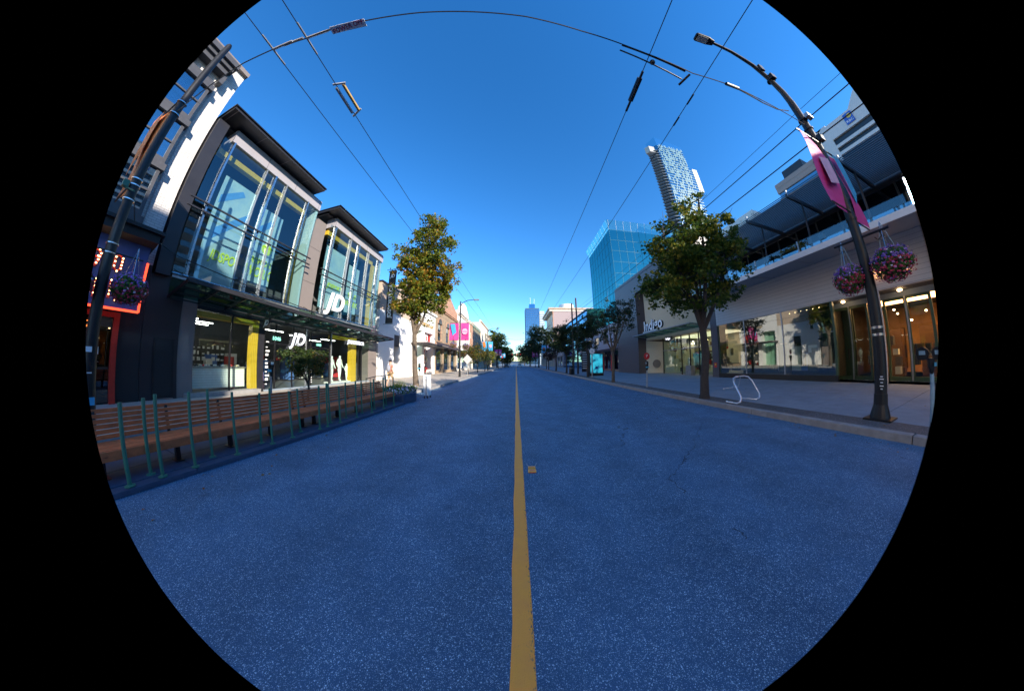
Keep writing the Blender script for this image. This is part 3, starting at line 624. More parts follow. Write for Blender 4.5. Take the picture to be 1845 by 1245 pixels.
# blade signs that hang off the front
t = thing('blade_sign', 'tall narrow black banner sign with white letters between sports shop and white building', 'sign', (XL+0.6, 18.2, 5))
MB().box((XL+0.22, 18.17, 5.0), (XL+0.92, 18.25, 9.85), M_black, ).build('panel', t)
b = MB(); b.tube([(XL-0.1, 18.21, 9.95), (XL+1.0, 18.21, 9.95)], 0.025, M_black, 6); b.tube([(XL-0.1, 18.21, 4.95), (XL+0.95, 18.21, 4.95)], 0.02, M_black, 6); b.build('bracket', t)
text('JD', (XL+0.57, 18.16, 9.3), 0.42, '-y', M_whites, 'sign_letters', t, 0.004, 0.012, 0.3)
text('JDSPORTS.CA', (XL+0.57, 18.16, 7.0), 0.5, '-y', M_whites, 'sign_letters', t, 0.004, 0.01, 0, rot=math.pi/2)
t = thing('hanging_sign', 'small square black sign with white letters hanging under the glass canopy', 'sign', (XL+0.6, 6.95, 3))
MB().box((XL+0.32, 6.92, 2.95), (XL+0.82, 6.99, 3.45), M_black).build('panel', t, bevel=0.02)
b = MB(); b.box((XL+0.4, 6.94, 3.45), (XL+0.43, 6.97, 3.8), M_black); b.box((XL+0.7, 6.94, 3.45), (XL+0.73, 6.97, 3.8), M_black); b.build('bracket', t)
text('JD', (XL+0.57, 6.915, 3.2), 0.32, '-y', M_whites, 'sign_letters', t, 0.004, 0.01, 0.3)

# ---- white building with pale upper storey
t = thing('white_building', 'plain white rendered building with beige upper storey beside the sports shop', 'building', (XL, 21, 0))
M_beige = mat('beige_render', (0.55, 0.42, 0.32), 0.8, var=0.1); M_render = mat('white_render', (0.80, 0.78, 0.75), 0.8, var=0.06, scale=2)
b = MB(); b.box((XL-12, 17.55, 0.15), (XL-1.0, 24.0, 6.2), M_render); b.box((XL-1.0, 17.55, 0.15), (XL, 20.3, 6.2), M_render); b.box((XL-1.0, 21.45, 0.15), (XL, 24.0, 6.2), M_render)
b.box((XL-1.0, 20.3, 4.3), (XL, 21.45, 6.2), M_render); b.build('wall', t)
b = MB(); b.box((XL-12, 17.5, 6.2), (XL-0.03, 24.0, 8.6), M_beige); b.build('upper_wall', t)
b = MB(); b.box((XL-12, 17.45, 8.6), (XL+0.06, 24.05, 8.75), M_dark); b.build('coping', t)
b = MB(); b.box((XL-0.9, 20.3, 0.15), (XL-0.86, 21.45, 4.3), glass('green_entry_glass', (0.25, 0.4, 0.36), 0.15)); b.box((XL-0.3, 20.3, 3.2), (XL-0.05, 21.45, 4.3), M_dark); b.build('entrance', t)

# ---- gift shop with red window and canopy
t = thing('gift_shop', 'white gift shop with gold lettering, red flag window and thin dark canopy', 'building', (XL, 28, 0))
b = MB(); b.box((XL-12, 24.06, 0.15), (XL-1.2, 31.9, 8.4), M_render); b.box((XL-1.2, 24.06, 0.15), (XL, 24.6, 8.2), M_render)
b.box((XL-1.2, 31.2, 0.15), (XL, 31.9, 8.2), M_render); b.box((XL-1.2, 24.6, 5.6), (XL, 31.2, 8.2), M_render); b.box((XL-1.2, 27.3, 0.15), (XL, 28.0, 5.6), M_render)
b.build('wall', t)
MB().box((XL-12, 24.06, 8.4), (XL-0.4, 31.9, 10.6), M_beige).build('upper_wall', t)
b = MB(); b.box((XL-0.4, 24.0, 8.2), (XL+0.25, 31.95, 8.45), M_render); b.box((XL-0.5, 24.0, 8.45), (XL+0.1, 31.95, 8.55), M_dark); b.build('cornice', t)
b = MB(); b.box((XL+0.001, 24.1, 3.7), (XL+2.0, 31.8, 3.85), M_dark); b.box((XL+0.001, 24.1, 3.85), (XL+2.05, 31.9, 3.95), M_grey); b.build('canopy', t)
text('OLIVE ARTS & GIFT', (XL+0.03, 29.0, 6.5), 0.62, '+x', mat('gold_lettering', (0.45, 0.27, 0.06), 0.4), 'sign_letters', t, 0.02, 0.01, 0, 0.8)
b = MB()
for i in range(3): b.tube([(XL, 27.6+i*1.3, 7.6), (XL+0.35, 27.6+i*1.3, 7.7), (XL+0.4, 27.6+i*1.3, 7.5)], [0.02, 0.02, 0.1], M_black, 6)
b.build('sign_lamps', t)
M_red = mat('signal_red', (0.62, 0.02, 0.025), 0.5)
b = MB(); b.box((XL-0.5, 28.2, 4.2), (XL-0.45, 29.2, 5.6), M_red); b.box((XL-0.5, 29.2, 4.2), (XL-0.45, 30.2, 5.6), M_whites); b.box((XL-0.5, 30.2, 4.2), (XL-0.45, 31.2, 5.6), M_red)
b.box((XL-0.44, 29.55, 4.6), (XL-0.42, 29.85, 5.2), M_red); b.build('flag_window', t)
b = MB(); b.sheet(XL-1.08, 24.6, 27.3, 0.2, 5.6, M_glassr)
for i in range(30):
    a = 28.1+rnd.random()*2.8; z = 0.3+rnd.random()*2.9; b.box((XL-0.9, a, z), (XL-0.7, a+0.3, z+0.35), rnd.choice([M_red, mc[0], mc[3], M_red, mc[5]]))
b.box((XL-1.1, 28.0, 0.2), (XL-1.05, 31.2, 3.7), M_int); b.build('shop_window', t)


# ---- facades further along: builder with real openings (window = frame + pane) and its own trim
def facade(name, label, cat, side, y0, y1, h, wallm, rows, nwin, wz, trim, ground=3.6, wh=1.7, depth=10, arch=False, winw=1.1, paner=None, parapet=0.5, xoff=0.0, gcol=None, awning=None):
    s = 1 if side == 'L' else -1; X = (XL if side == 'L' else XR)+s*xoff
    t = thing(name, label, cat, (X, (y0+y1)/2, 0))
    def bx(mb, d0, d1, a0, a1, z0, z1, m): mb.box((X+s*d0, a0, z0), (X+s*d1, a1, z1), m)
    b = MB(); bx(b, -depth, -0.35, y0, y1, 0.1, h, wallm)
    # front skin with openings
    pitch = (y1-y0)/nwin; zs = [ground]
    cur = ground
    for z in wz: bx(b, -0.35, 0, y0, y1, cur, z, wallm); cur = z+wh
    bx(b, -0.35, 0, y0, y1, cur, h, wallm)
    for z in wz:
        edges = [y0]
        for i in range(nwin):
            c = y0+(i+0.5)*pitch; edges += [c-winw/2, c+winw/2]
        edges.append(y1)
        for i in range(0, len(edges), 2): bx(b, -0.35, -0.002, edges[i], edges[i+1], z, z+wh, wallm)
    b.build('wall', t)
    b = MB(); bx(b, -0.5, 0.18, y0-0.03, y1+0.03, h, h+0.22, trim); bx(b, -0.5, 0.3, y0-0.05, y1+0.05, h+0.22, h+0.36, trim); bx(b, -0.4, 0.1, y0, y1, ground-0.25, ground, trim)
    if parapet: bx(b, -0.4, 0.0, y0, y1, h+0.36, h+0.36+parapet, wallm)
    b.build('cornice', t)
    pm = paner or M_bwin
    first = None
    for z in wz:
        for i in range(nwin):
            c = y0+(i+0.5)*pitch
            if first is None:
                w = MB(); bx(w, -0.2, -0.1, c-winw/2, c-winw/2+0.07, z, z+wh, trim); bx(w, -0.2, -0.1, c+winw/2-0.07, c+winw/2, z, z+wh, trim)
                bx(w, -0.2, -0.1, c-winw/2+0.07, c+winw/2-0.07, z+wh/2-0.03, z+wh/2+0.03, trim); bx(w, -0.2, 0.06, c-winw/2-0.05, c+winw/2+0.05, z-0.08, z, trim)
                bx(w, -0.2, -0.1, c-winw/2+0.07, c+winw/2-0.07, z+wh-0.07, z+wh, trim)
                if arch:
                    pts = [(X+s*0.01, c+math.cos(a)*(winw/2+0.12), z+wh+math.sin(a)*(winw/2+0.0)) for a in np.linspace(0, math.pi, 12)]
                    w.prism(pts, (s*0.05, 0, 0), trim); pts = [(X+s*0.062, c+math.cos(a)*(winw/2-0.1), z+wh+math.sin(a)*(winw/2-0.15)) for a in np.linspace(0, math.pi, 12)]; w.prism(pts, (s*0.01, 0, 0), mat('dim_window', (0.03, 0.04, 0.05), 0.15))
                first = w.build('window', t); g = MB(); g.sheet(X-s*0.16, c-winw/2, c+winw/2, z, z+wh, pm); gp = g.build('pane', first); c0, z0_ = c, z
            else:
                k = first.copy(); sc.collection.objects.link(k); k.location = first.location+Vector((0, c-c0, z-z0_)); q = gp.copy(); sc.collection.objects.link(q); q.parent = k
    # ground floor: piers, glass, interior darkness
    b = MB(); bx(b, -0.34, 0.0, y0, y0+0.45, 0.15, ground-0.25, gcol or wallm); bx(b, -0.34, 0.0, y1-0.45, y1, 0.15, ground-0.25, gcol or wallm)
    n = max(1, int((y1-y0)/4))
    for i in range(1, n): yy = y0+(y1-y0)*i/n; bx(b, -0.34, -0.01, yy-0.15, yy+0.15, 0.15, ground-0.25, gcol or wallm)
    bx(b, -0.34, -0.03, y0+0.45, y1-0.45, 0.15, 0.55, gcol or trim); b.build('pier', t)
    b = MB(); b.sheet(X-s*0.29, y0+0.45, y1-0.45, 0.55, ground-0.26, pm); b.build('shop_window', t)
    if awning:
        b = MB(); za = ground-0.5
        b.prism([(X+s*0.01, y0+0.5, za+0.7), (X+s*0.01, y0+0.5, za), (X+s*1.3, y0+0.5, za-0.25), (X+s*1.3, y0+0.5, za-0.05)], (0, y1-y0-1.0, 0), awning); b.build('awning', t)
    return t
M_stone = brick('tan_rough_stone', (0.42, 0.30, 0.19), (0.30, 0.22, 0.15), (0.22, 0.17, 0.13), w=0.6, h=0.3, ms=0.02)
M_obrick = brick('orange_brick', (0.55, 0.25, 0.13), (0.45, 0.20, 0.11), (0.4, 0.3, 0.24))
M_sandst = mat('sandstone_trim', (0.55, 0.42, 0.30), 0.8, var=0.15); M_cream = mat('cream_stucco', (0.72, 0.64, 0.54), 0.8, var=0.08)
M_awn = mat('dark_awning', (0.04, 0.03, 0.035), 0.7)
g_ = facade('stone_building', 'tan rough stone building with arched windows and a gable behind the big maple', 'building', 'L', 32, 44.5, 9.6, M_stone, 2, 3, [5.0], M_obrick, ground=4.6, wh=2.6, winw=1.9, arch=True, gcol=M_stone, awning=M_awn, parapet=0)
b = MB(); b.prism([(XL-0.4, 32, 9.96), (XL-0.4, 44.5, 9.96), (XL-0.4, 44.5, 11.2), (XL-0.4, 38.3, 13.4)], (0.4, 0, 0), M_obrick); b.build('gable', g_)
g_ = facade('ornate_building', 'white ornate building with stepped curved gable and dark awning', 'building', 'L', 44.6, 57, 11.4, M_render, 2, 4, [5.0, 8.2], M_cream, ground=4.2, wh=1.9, awning=M_awn)
b = MB(); b.prism([(XL-0.4, 46, 11.8)]+[(XL-0.4, 50.8+4.6*math.cos(a), 11.8+2.6*abs(math.sin(a))**0.6+(0.5 if 0.35 < (a/math.pi) < 0.65 else 0)) for a in np.linspace(math.pi, 0, 14)], (0.4, 0, 0), M_render); b.build('gable', g_)
facade('orange_brick_building', 'long orange brick low building further down the left side', 'building', 'L', 57.1, 75, 11.6, M_obrick, 2, 6, [5.0, 8.1], M_cream, ground=4.2, awning=mat('olive_awning', (0.1, 0.1, 0.05), 0.8), gcol=M_cream)
facade('beige_row_building', 'beige three storey building before the far trees on the left', 'building', 'L', 75.1, 97, 15.2, M_cream, 3, 6, [5.0, 8.2, 11.4], M_sandst, ground=4.2, awning=M_awn)
facade('far_row_building', 'distant pale building half hidden by the big far tree', 'building', 'L', 97.2, 140, 13, M_beige, 3, 10, [5.0, 8.4], M_cream, ground=4.0)

# ================================================================== RIGHT SIDE OF THE STREET
ZW = zr(XR)
M_siding = mat('pale_board_siding', (0.64, 0.58, 0.54), 0.6, var=0.06, scale=2, stripe=(2, 0.19, 0.05))
M_doorgr = mat('dark_green_door_frame', (0.05, 0.10, 0.055), 0.4)
M_soffit = mat('blue_grey_soffit', (0.26, 0.33, 0.40), 0.6, var=0.1)
M_warm = mat('warm_shop_interior', (0.48, 0.26, 0.11), 0.7, var=0.4, scale=1.5)
M_woodin = mat('dark_wood_fitting', (0.12, 0.06, 0.03), 0.5)
M_warmlamp = emit('warm_lamp', (1.0, 0.62, 0.30), 14.0)
t = thing('corner_shop', 'low shop with pale board siding, green framed doors, wide window and louvred upper terrace', 'building', (XR, 4, 0))
b = MB()
b.box((XR, -9.8, 3.95), (XR+0.3, 13.4, 6.1), M_siding)
b.build('siding', t)
b = MB()
b.box((XR, 5.45, ZW-0.1), (XR+0.12, 13.4, ZW+0.3), M_black); b.box((XR+0.001, -9.8, ZW-0.1), (XR+0.3, -1.2, 3.95), M_dark)
b.box((XR+1.35, 6.06, ZW-0.1), (XR+8, 6.2, 3.95), M_dark); b.prism([(XR+0.12, 5.45, ZW-0.1), (XR+1.35, 6.0, ZW-0.1), (XR+1.35, 6.08, ZW-0.1), (XR+0.12, 5.53, ZW-0.1)], (0, 0, 3.9-ZW), M_doorgr); b.box((XR, 5.45, ZW+0.3), (XR+0.2, 5.56, 3.95), M_doorgr)
b.prism([(XR, 3.46, ZW-0.1), (XR+1.25, 3.74, ZW-0.1), (XR+1.25, 4.3, ZW-0.1), (XR, 3.7, ZW-0.1)], (0, 0, 4.04-ZW), M_siding); b.box((XR, -1.2, ZW-0.1), (XR+1.25, -0.9, 3.95), M_siding)
b.box((XR, 13.4, ZW-0.1), (XR+0.9, 14.05, 9.2), M_grey if False else mat('slate_panel', (0.09, 0.085, 0.10), 0.45, var=0.15))
b.box((XR+0.3, -9.8, 3.95), (XR+12, 13.4, 4.1), M_int); b.box((XR+8, -9.8, ZW-0.1), (XR+8.2, 13.4, 3.95), M_warm)
b.box((XR+0.1, -9.8, ZW-0.12), (XR+8, 13.4, ZW), mat('warm_floor', (0.25, 0.15, 0.08), 0.35))
b.box((XR+1.25, -1.5, 3.7), (XR+1.4, 6.06, 3.95), M_soffit)
b.build('wall', t)
# doors in the recesses
for y0, y1 in ((4.34, 6.0), (2.06, 3.7), (-0.2, 1.5)):
    ym = (y0+y1)/2
    f = MB(); X = XR+1.25
    f.box((X, y0, ZW), (X+0.08, y0+0.09, 3.72), M_doorgr); f.box((X, y1-0.09, ZW), (X+0.08, y1, 3.72), M_doorgr); f.box((X, ym-0.065, ZW), (X+0.08, ym+0.065, 3.72), M_doorgr)
    f.box((X, y0+0.09, 3.6), (X+0.08, y1-0.09, 3.72), M_doorgr); f.box((X, y0+0.09, ZW), (X+0.08, y1-0.09, ZW+0.2), M_doorgr); f.box((X-0.012, ym-0.03, ZW), (X-0.002, ym+0.03, 3.72), M_galv)
    f.box((X-0.02, y0, ZW), (X+0.1, y1, ZW+0.03), M_steel)
    d = f.build('door', t); MB().sheet(X+0.04, y0+0.1, y1-0.1, ZW+0.2, 3.6, M_glass).build('pane', d)
    f = MB(); f.box((X-0.07, ym-0.19, 1.25), (X-0.03, ym-0.15, 1.75), M_black); f.box((X-0.07, ym+0.15, 1.25), (X-0.03, ym+0.19, 1.75), M_black); f.build('handle', d)
    f = MB(); f.ball((XR+0.7, ym, 3.9), (0.09, 0.09, 0.05), M_warmlamp, 10, 5); f.build('ceiling_lamp', t)
# interior of the door shop: shelves, lamps, goods
b = MB(); rnd = random.Random(11)
for y in (0.2, 2.6, 4.6): b.box((XR+4.5, y-0.8, ZW), (XR+5.0, y+0.5, 2.6), M_woodin)
for i in range(34):
    y = -1+rnd.random()*6; x = XR+2.2+rnd.random()*2.2; h = 0.25+rnd.random()*0.3; z = rnd.choice([0.5, 0.9, 1.35, 1.8]); b.box((x, y, z), (x+0.35, y+0.2+0.2*rnd.random(), z+h), rnd.choice([mc[4], mc[4], M_woodin, mc[0], mc[3]]))
for y in (-0.5, 1.0, 2.1, 3.0, 4.3, 5.0): b.box((XR+7.9, y, 0.5), (XR+7.95, y+0.6, 2.8), M_woodin)
b.build('shop_fittings', t)
for i in range(14):
    MB().ball((XR+1.9+rnd.random()*4.5, -1+6.1*(i+rnd.random())/14, 2.6+rnd.random()*0.9), 0.045, M_warmlamp, 8, 5).build('pendant_lamp', t)
MB().box((XR+3, -1.0, 3.9), (XR+5.0, 4.8, 3.93), emit('warm_ceiling_panel', (1.0, 0.46, 0.16), 6.0)).build('ceiling_light', t)
# the display window
b = MB()
for y in (5.5, 8.3, 11.0, 13.3): b.box((XR+0.02, y-0.03, ZW+0.3), (XR+0.1, y+0.03, 3.95), M_doorgr if y in (5.5, 13.3) else M_galv)
w = b.build('display_window_frame', t); MB().sheet(XR+0.05, 5.5, 13.35, ZW+0.3, 3.95, glass('display_glass', (0.6, 0.75, 0.68), 0.22, (0.95, 1, 0.97), wav=0.02)).build('pane', w)
b = MB(); b.box((XR+2.8, 5.5, ZW), (XR+2.9, 13.4, 3.95), mat('dark_green_backing', (0.025, 0.06, 0.04), 0.6))
for i in range(16):
    y = 5.9+rnd.random()*7; b.box((XR+1.2+rnd.random(), y, 0.7), (XR+1.6+rnd.random(), y+0.15+rnd.random()*0.5, 0.9+rnd.random()*1.5), rnd.choice([mc[0], mc[3], mc[2], M_doorgr, M_doorgr]))
b.build('window_display', t)
b = MB()
for i in range(6): b.ball((XR+0.5, 6.3+i*0.34, 3.85), 0.013, M_warmlamp, 6, 4)
b.build('window_spotlights', t)
text('Roots', (XR-0.08, 3.0, 4.6), 0.55, '-x', emit('lit_script_letters', (1.0, 0.45, 0.2), 1.6), 'sign_letters', t, 0.03, 0.012, 0.35)
# canopy, terrace, glazing and louvres
b = MB(); b.prism([(XR, 0, 5.9), (XR-2.5, 0, 5.62), (XR-2.5, 0, 5.7), (XR, 0, 6.12)], (0, 13.4, 0), M_soffit); b.prism([(XR, -9.8, 5.9), (XR-2.5, -9.8, 5.62), (XR-2.5, -9.8, 5.7), (XR, -9.8, 6.12)], (0, 9.8, 0), M_soffit)
y = -4.0
while y < 13: b.prism([(XR, y, 5.87), (XR-2.45, y, 5.59), (XR-2.45, y, 5.615), (XR, y, 5.895)], (0, 0.08, 0), M_soffit); y += 2.45
b.box((XR-2.56, -9.8, 5.6), (XR-2.5, 13.4, 5.84), M_white); b.build('canopy', t)
XG = XR+1.1
b = MB(); y = -9.0
while y < 13.4: b.box((XG-0.05, y, 6.14), (XG+0.05, y+0.07, 8.4), M_black); y += 1.22
b.box((XG-0.06, -9.8, 8.3), (XG+0.06, 13.4, 8.49), M_black); b.box((XG-0.04, -10, 6.12), (XG+0.04, 13.4, 6.22), M_black)
w = b.build('terrace_window_frame', t); MB().sheet(XG, -9.8, 13.4, 6.2, 8.32, glass('sky_mirror_glass', (0.12, 0.16, 0.2), 0.28, (0.8, 0.9, 1), wav=0.03)).build('pane', w)
b = MB(); b.sheet(XR-2.4, -10, 13.4, 5.84, 6.35, glass('balustrade_glass', (0.7, 0.86, 0.85), 0.1)); b.build('balustrade', t)
b = MB()
for y in np.arange(-9, 13, 2.4): b.box((XR-2.42, y, 5.84), (XR-2.36, y+0.05, 6.38), M_galv)
b.build('balustrade_posts', t)
b = MB()
for i in range(24):
    x = XR-2.45+i*0.145; z = 8.62
    b.prism([(x, -9.8, z), (x+0.06, -9.8, z+0.05), (x+0.075, -9.8, z+0.05), (x+0.015, -9.8, z-0.02)], (0, 23.2, 0), M_dark)
b.build('louvres', t)
b = MB(); y = -9.6
while y < 13.4:
    b.box((XR-2.5, y, 8.42), (XG, y+0.09, 8.6), M_black); b.tube([(XR-2.42, y+0.04, 8.5), (XR-2.4, y+0.04, 8.8)], 0.05, M_galv, 6); b.tube([(XR-1.2, y+0.04, 8.5), (XR-1.6, y+0.04, 6.1)], 0.045, M_black, 6); y += 2.45
b.build('louvre_brackets', t)
b = MB(); b.box((XG+0.02, -9.8, 8.5), (XR+14, 13.4, 9.3), M_dark); b.box((XG+0.5, -9.8, 9.3), (XR+14, 13.4, 10.8), M_dark); b.box((XG+1.5, -9.8, 6.12), (XR+14, 13.4, 8.5), M_int); b.box((XR, -9.8, 6.1), (XG+1.5, 13.4, 6.13), M_kerb); b.build('roof', t)
b = MB()
for y in (0.6, 4.3, 8.2, 11.5): b.box((XR-2.3, y, 6.12), (XR-2.0, y+0.2, 6.3), M_black)
b.build('flood_lamps', t)
b = MB(); b.lathe((XR-0.006, 13.72, 1.2), [(0.13, 0), (0.13, 0.0)], M_red, 12)
MB().box((XR-0.012, 13.6, 0.98), (XR-0.002, 13.86, 1.32), M_red).box((XR-0.016, 13.66, 1.14), (XR-0.013, 13.8, 1.26), mat('sticker_yellow', (0.7, 0.5, 0.05), 0.5)).build('sticker', t)

# ---- book store with deep angled entrance and dark portal
t = thing('book_store', 'book store with cream angled entrance wall, white letters and tall dark portal frame', 'building', (XR, 20, 0))
M_slate = MATS['slate_panel']; M_creamw = mat('cream_smooth_wall', (0.72, 0.68, 0.54), 0.6, var=0.08)
b = MB(); b.box((XR-0.9, 24.0, 0.1), (XR+6, 29.5, 11.4), M_slate); b.box((XR-0.9, 14.05, 9.3), (XR+6, 24.0, 11.4), M_slate)
b.box((XR+6, 14.05, 0.1), (XR+14, 29.5, 11.0), M_dark); b.build('portal', t)
b = MB(); b.prism([(XR+0.2, 24.0, 4.2), (XR+0.2, 24.0, 9.3), (XR+5.5, 18.5, 9.3), (XR+5.5, 18.5, 4.2)], (0.2, 0.3, 0), M_creamw)
b.prism([(XR+0.1, 23.98, 0.2), (XR+4.5, 21.0, 0.2), (XR+4.5, 21.0, 3.3), (XR+0.1, 23.98, 3.9)], (0.15, 0.25, 0), M_creamw)
b.box((XR+5.4, 14.05, 0.1), (XR+5.9, 24, 9.3), M_creamw); b.prism([(XR+0.1, 23.9, 3.9), (XR+5.4, 20.3, 3.9), (XR+5.4, 14.1, 3.9), (XR+0.1, 14.1, 3.9)], (0, 0, 0.25), M_creamw)
b.build('entrance_wall', t)
b = MB(); b.sheet(XR+0.9, 14.1, 21.9, ZW+0.1, 3.85, M_glassr); pn = b.build('shop_window', t)
b = MB()
for y in (14.15, 16.4, 17.6, 18.8, 21.8): b.box((XR+0.85, y-0.04, ZW), (XR+0.95, y+0.04, 3.9), M_black)
b.box((XR+0.85, 14.1, 2.6), (XR+0.95, 21.9, 2.66), M_galv); b.build('window_frame', pn)
b = MB()
for i in range(60):
    y = 14.3+rnd.random()*7.2; z = 0.4+rnd.random()*2.4; x = XR+1.6+rnd.random()*2; b.box((x, y, z), (x+0.3, y+0.15+rnd.random()*0.4, z+0.2+rnd.random()*0.4), rnd.choice([M_red, mc[0], mc[3], M_woodin, mc[5], mc[4]]))
for i in range(9): b.ball((XR+1.5+rnd.random()*3, 14.5+rnd.random()*7, 3.3), 0.05, M_warmlamp, 6, 4)
b.build('book_display', t)
MB().box((XR+1.5, 14.6, 3.8), (XR+4.5, 20.5, 3.84), emit('soft_ceiling_panel', (1.0, 0.75, 0.5), 0.8)).build('ceiling_light', t)
b = MB(); b.prism([(XR-1.6, 14.6, 4.35), (XR+0.4, 14.6, 4.2), (XR+0.4, 23.9, 4.2), (XR-1.6, 23.9, 4.35)], (0, 0, 0.02), M_glassg); b.build('canopy_glass', t)
b = MB()
for y in np.arange(14.7, 24, 1.5): b.prism([(XR-1.6, y, 4.27), (XR+0.4, y, 4.1), (XR+0.4, y, 4.19), (XR-1.6, y, 4.34)], (0, 0.06, 0), M_galv)
b.tube([(XR-1.6, 14.6, 4.33), (XR-1.6, 23.9, 4.33)], 0.05, M_galv, 6); b.build('canopy_frame', t)
text('Indigo', (XR-0.75, 21.0, 5.2), 1.4, '-x', M_whites, 'sign_letters', t, 0.1, 0.03, 0, 1.0, side=M_black)
MB().box((XR-1.0, 20.2, 4.55), (XR-0.6, 22.7, 4.66), M_white).build('sign_shelf', t)
MB().box((XR-0.6, 18.3, 3.4), (XR-0.5, 19.4, 3.75), M_black).build('hanging_sign_box', t); text('Indigo', (XR-0.62, 18.85, 3.58), 0.28, '-x', MATS['white_lit_letters'], 'sign_letters', t, 0.01)
MB().box((XR+0.3, 16.9, ZW), (XR+0.8, 17.6, 1.1), M_kerb).build('plinth', t)
b = MB(); nrm = Vector((-0.56, -0.83, 0)); ring = [Vector((XR+1.0, 23.3, 1.3))+nrm*0.06+Vector((0.83*math.cos(a)*0.45, -0.56*math.cos(a)*0.45, 0.45*math.sin(a))) for a in np.linspace(0, 2*math.pi, 16)[:-1]]
b.prism(ring, nrm*0.04, mat('round_emblem', (0.2, 0.19, 0.17), 0.5)); b.build('round_emblem', t)

# ---- low shop row, blue glass corner and beige block
M_lilac = mat('lilac_band', (0.40, 0.37, 0.42), 0.6)
g_ = facade('red_door_shop', 'low shop with lilac fascia band and red doors behind the advert panel', 'building', 'R', 29.6, 47, 6.6, M_lilac, 1, 4, [4.6], M_grey, ground=3.6, wh=1.4, winw=2.4, depth=12, paner=M_bwin, parapet=0.5)
b = MB(); b.box((XR-1.6, 29.8, 3.5), (XR-0.002, 46.8, 3.9), M_lilac); b.build('canopy', g_)
b = MB(); b.box((XR-0.05, 33.0, 0.3), (XR-0.01, 34.1, 2.7), M_red); b.box((XR-0.05, 37.0, 0.3), (XR-0.01, 38.0, 2.5), M_red); b.build('red_door', g_)
t = thing('teal_office_block', 'teal mirror glass office block with flared pale glass parapet rising behind the shops', 'building', (24, 44, 0))
M_teal = glass('teal_mirror', (0.02, 0.08, 0.1), 0.5, (0.11, 0.50, 0.50), 0.02, wav=0.06)
M_tealm = mat('teal_mullion', (0.02, 0.20, 0.24), 0.35)
b = MB(); b.add([(17, 36, 6), (17, 48.6, 6), (17, 48.6, 25.3), (17, 36, 25.3)], [(0, 1, 2, 3)], M_teal); b.add([(17, 36, 6), (36, 36, 6), (36, 36, 25.3), (17, 36, 25.3)], [(0, 1, 2, 3)], M_teal)
b.add([(17, 48.6, 6), (36, 48.6, 6), (36, 48.6, 25.3), (17, 48.6, 25.3)], [(0, 1, 2, 3)], M_teal); b.box((17.3, 36.3, 0), (35.8, 48.4, 25.2), M_dark); b.build('glass_wall', t)
b = MB()
for z in np.arange(6, 25.3, 2.14): b.box((16.98, 36, z), (16.995, 48.6, z+0.03), M_tealm); b.box((17, 35.98, z), (36, 35.995, z+0.03), M_tealm)
for y in np.arange(36, 48.7, 1.5): b.box((16.97, y-0.012, 6), (16.99, y+0.012, 25.3), M_tealm)
for x in np.arange(17, 36, 1.5): b.box((x-0.012, 35.97, 6), (x+0.012, 35.99, 25.3), M_tealm)
b.build('mullions', t)
b = MB(); M_par = glass('pale_parapet_glass', (0.5, 0.85, 0.82), 0.12, (0.4, 0.9, 0.88))
b.add([(17, 36, 25.3), (17, 48.6, 25.3), (16.4, 48.8, 27.0), (16.4, 35.4, 27.0)], [(0, 1, 2, 3)], M_par); b.add([(17, 36, 25.3), (36, 36, 25.3), (36, 35.4, 27.0), (16.4, 35.4, 27.0)], [(0, 1, 2, 3)], M_par); b.build('parapet', t)
b = MB()
for y in np.arange(36, 48.7, 1.5): b.tube([(17, y, 25.3), (16.4, y-0.2, 27.0)], 0.02, M_white, 5)
for x in np.arange(17, 36, 1.5): b.tube([(x, 36, 25.3), (x-0.2, 35.4, 27.0)], 0.02, M_white, 5)
b.build('parapet_ribs', t)
t = thing('blue_glass_corner', 'dark blue glass low building with stepped fins seen past the trees', 'building', (20, 60, 0))
M_dkblue = glass('dark_blue_mirror', (0.02, 0.05, 0.1), 0.4, (0.35, 0.65, 0.95))
b = MB(); b.box((15, 47.2, 0), (34, 72, 13.0), M_dkblue); b.build('glass_wall', t)
b = MB()
for z in np.arange(1, 13, 1.3): b.box((14.7, 47.1, z), (15, 72, z+0.12), M_tealm)
b.build('fins', t)
g_ = facade('beige_block', 'beige and cream block with deep bracketed cornice and blank side wall on right', 'building', 'R', 88, 108, 21.5, M_cream, 5, 5, [5, 8.2, 11.4, 14.6, 17.8], M_sandst, ground=4.2, depth=16, parapet=0.4)
b = MB(); b.box((XR-1.5, 87.5, 21.5), (XR+16, 108.5, 22.3), M_cream); b.box((XR-1.9, 87.1, 22.3), (XR+16, 109, 22.9), M_sandst); b.build('roof_eaves', g_)
b = MB(); b.box((XR+0.0, 87.7, 0.1), (XR+16, 88.0, 21.5), mat('dusky_pink_wall', (0.42, 0.33, 0.33), 0.8)); b.box((XR-0.3, 87.6, 3), (XR-0.02, 88, 21.5), M_obrick); b.build('side_wall', g_)
facade('cream_bracket_building', 'cream building with brown cornice just beyond the beige block', 'building', 'R', 109, 135, 17.5, M_cream, 4, 7, [5, 8.2, 11.4, 14.2], M_obrick, ground=4.2)
facade('plain_row_building', 'low shaded building behind the right kerb trees', 'building', 'R', 72.2, 87.4, 8.8, M_lilac, 1, 4, [4.8], M_grey, ground=4)

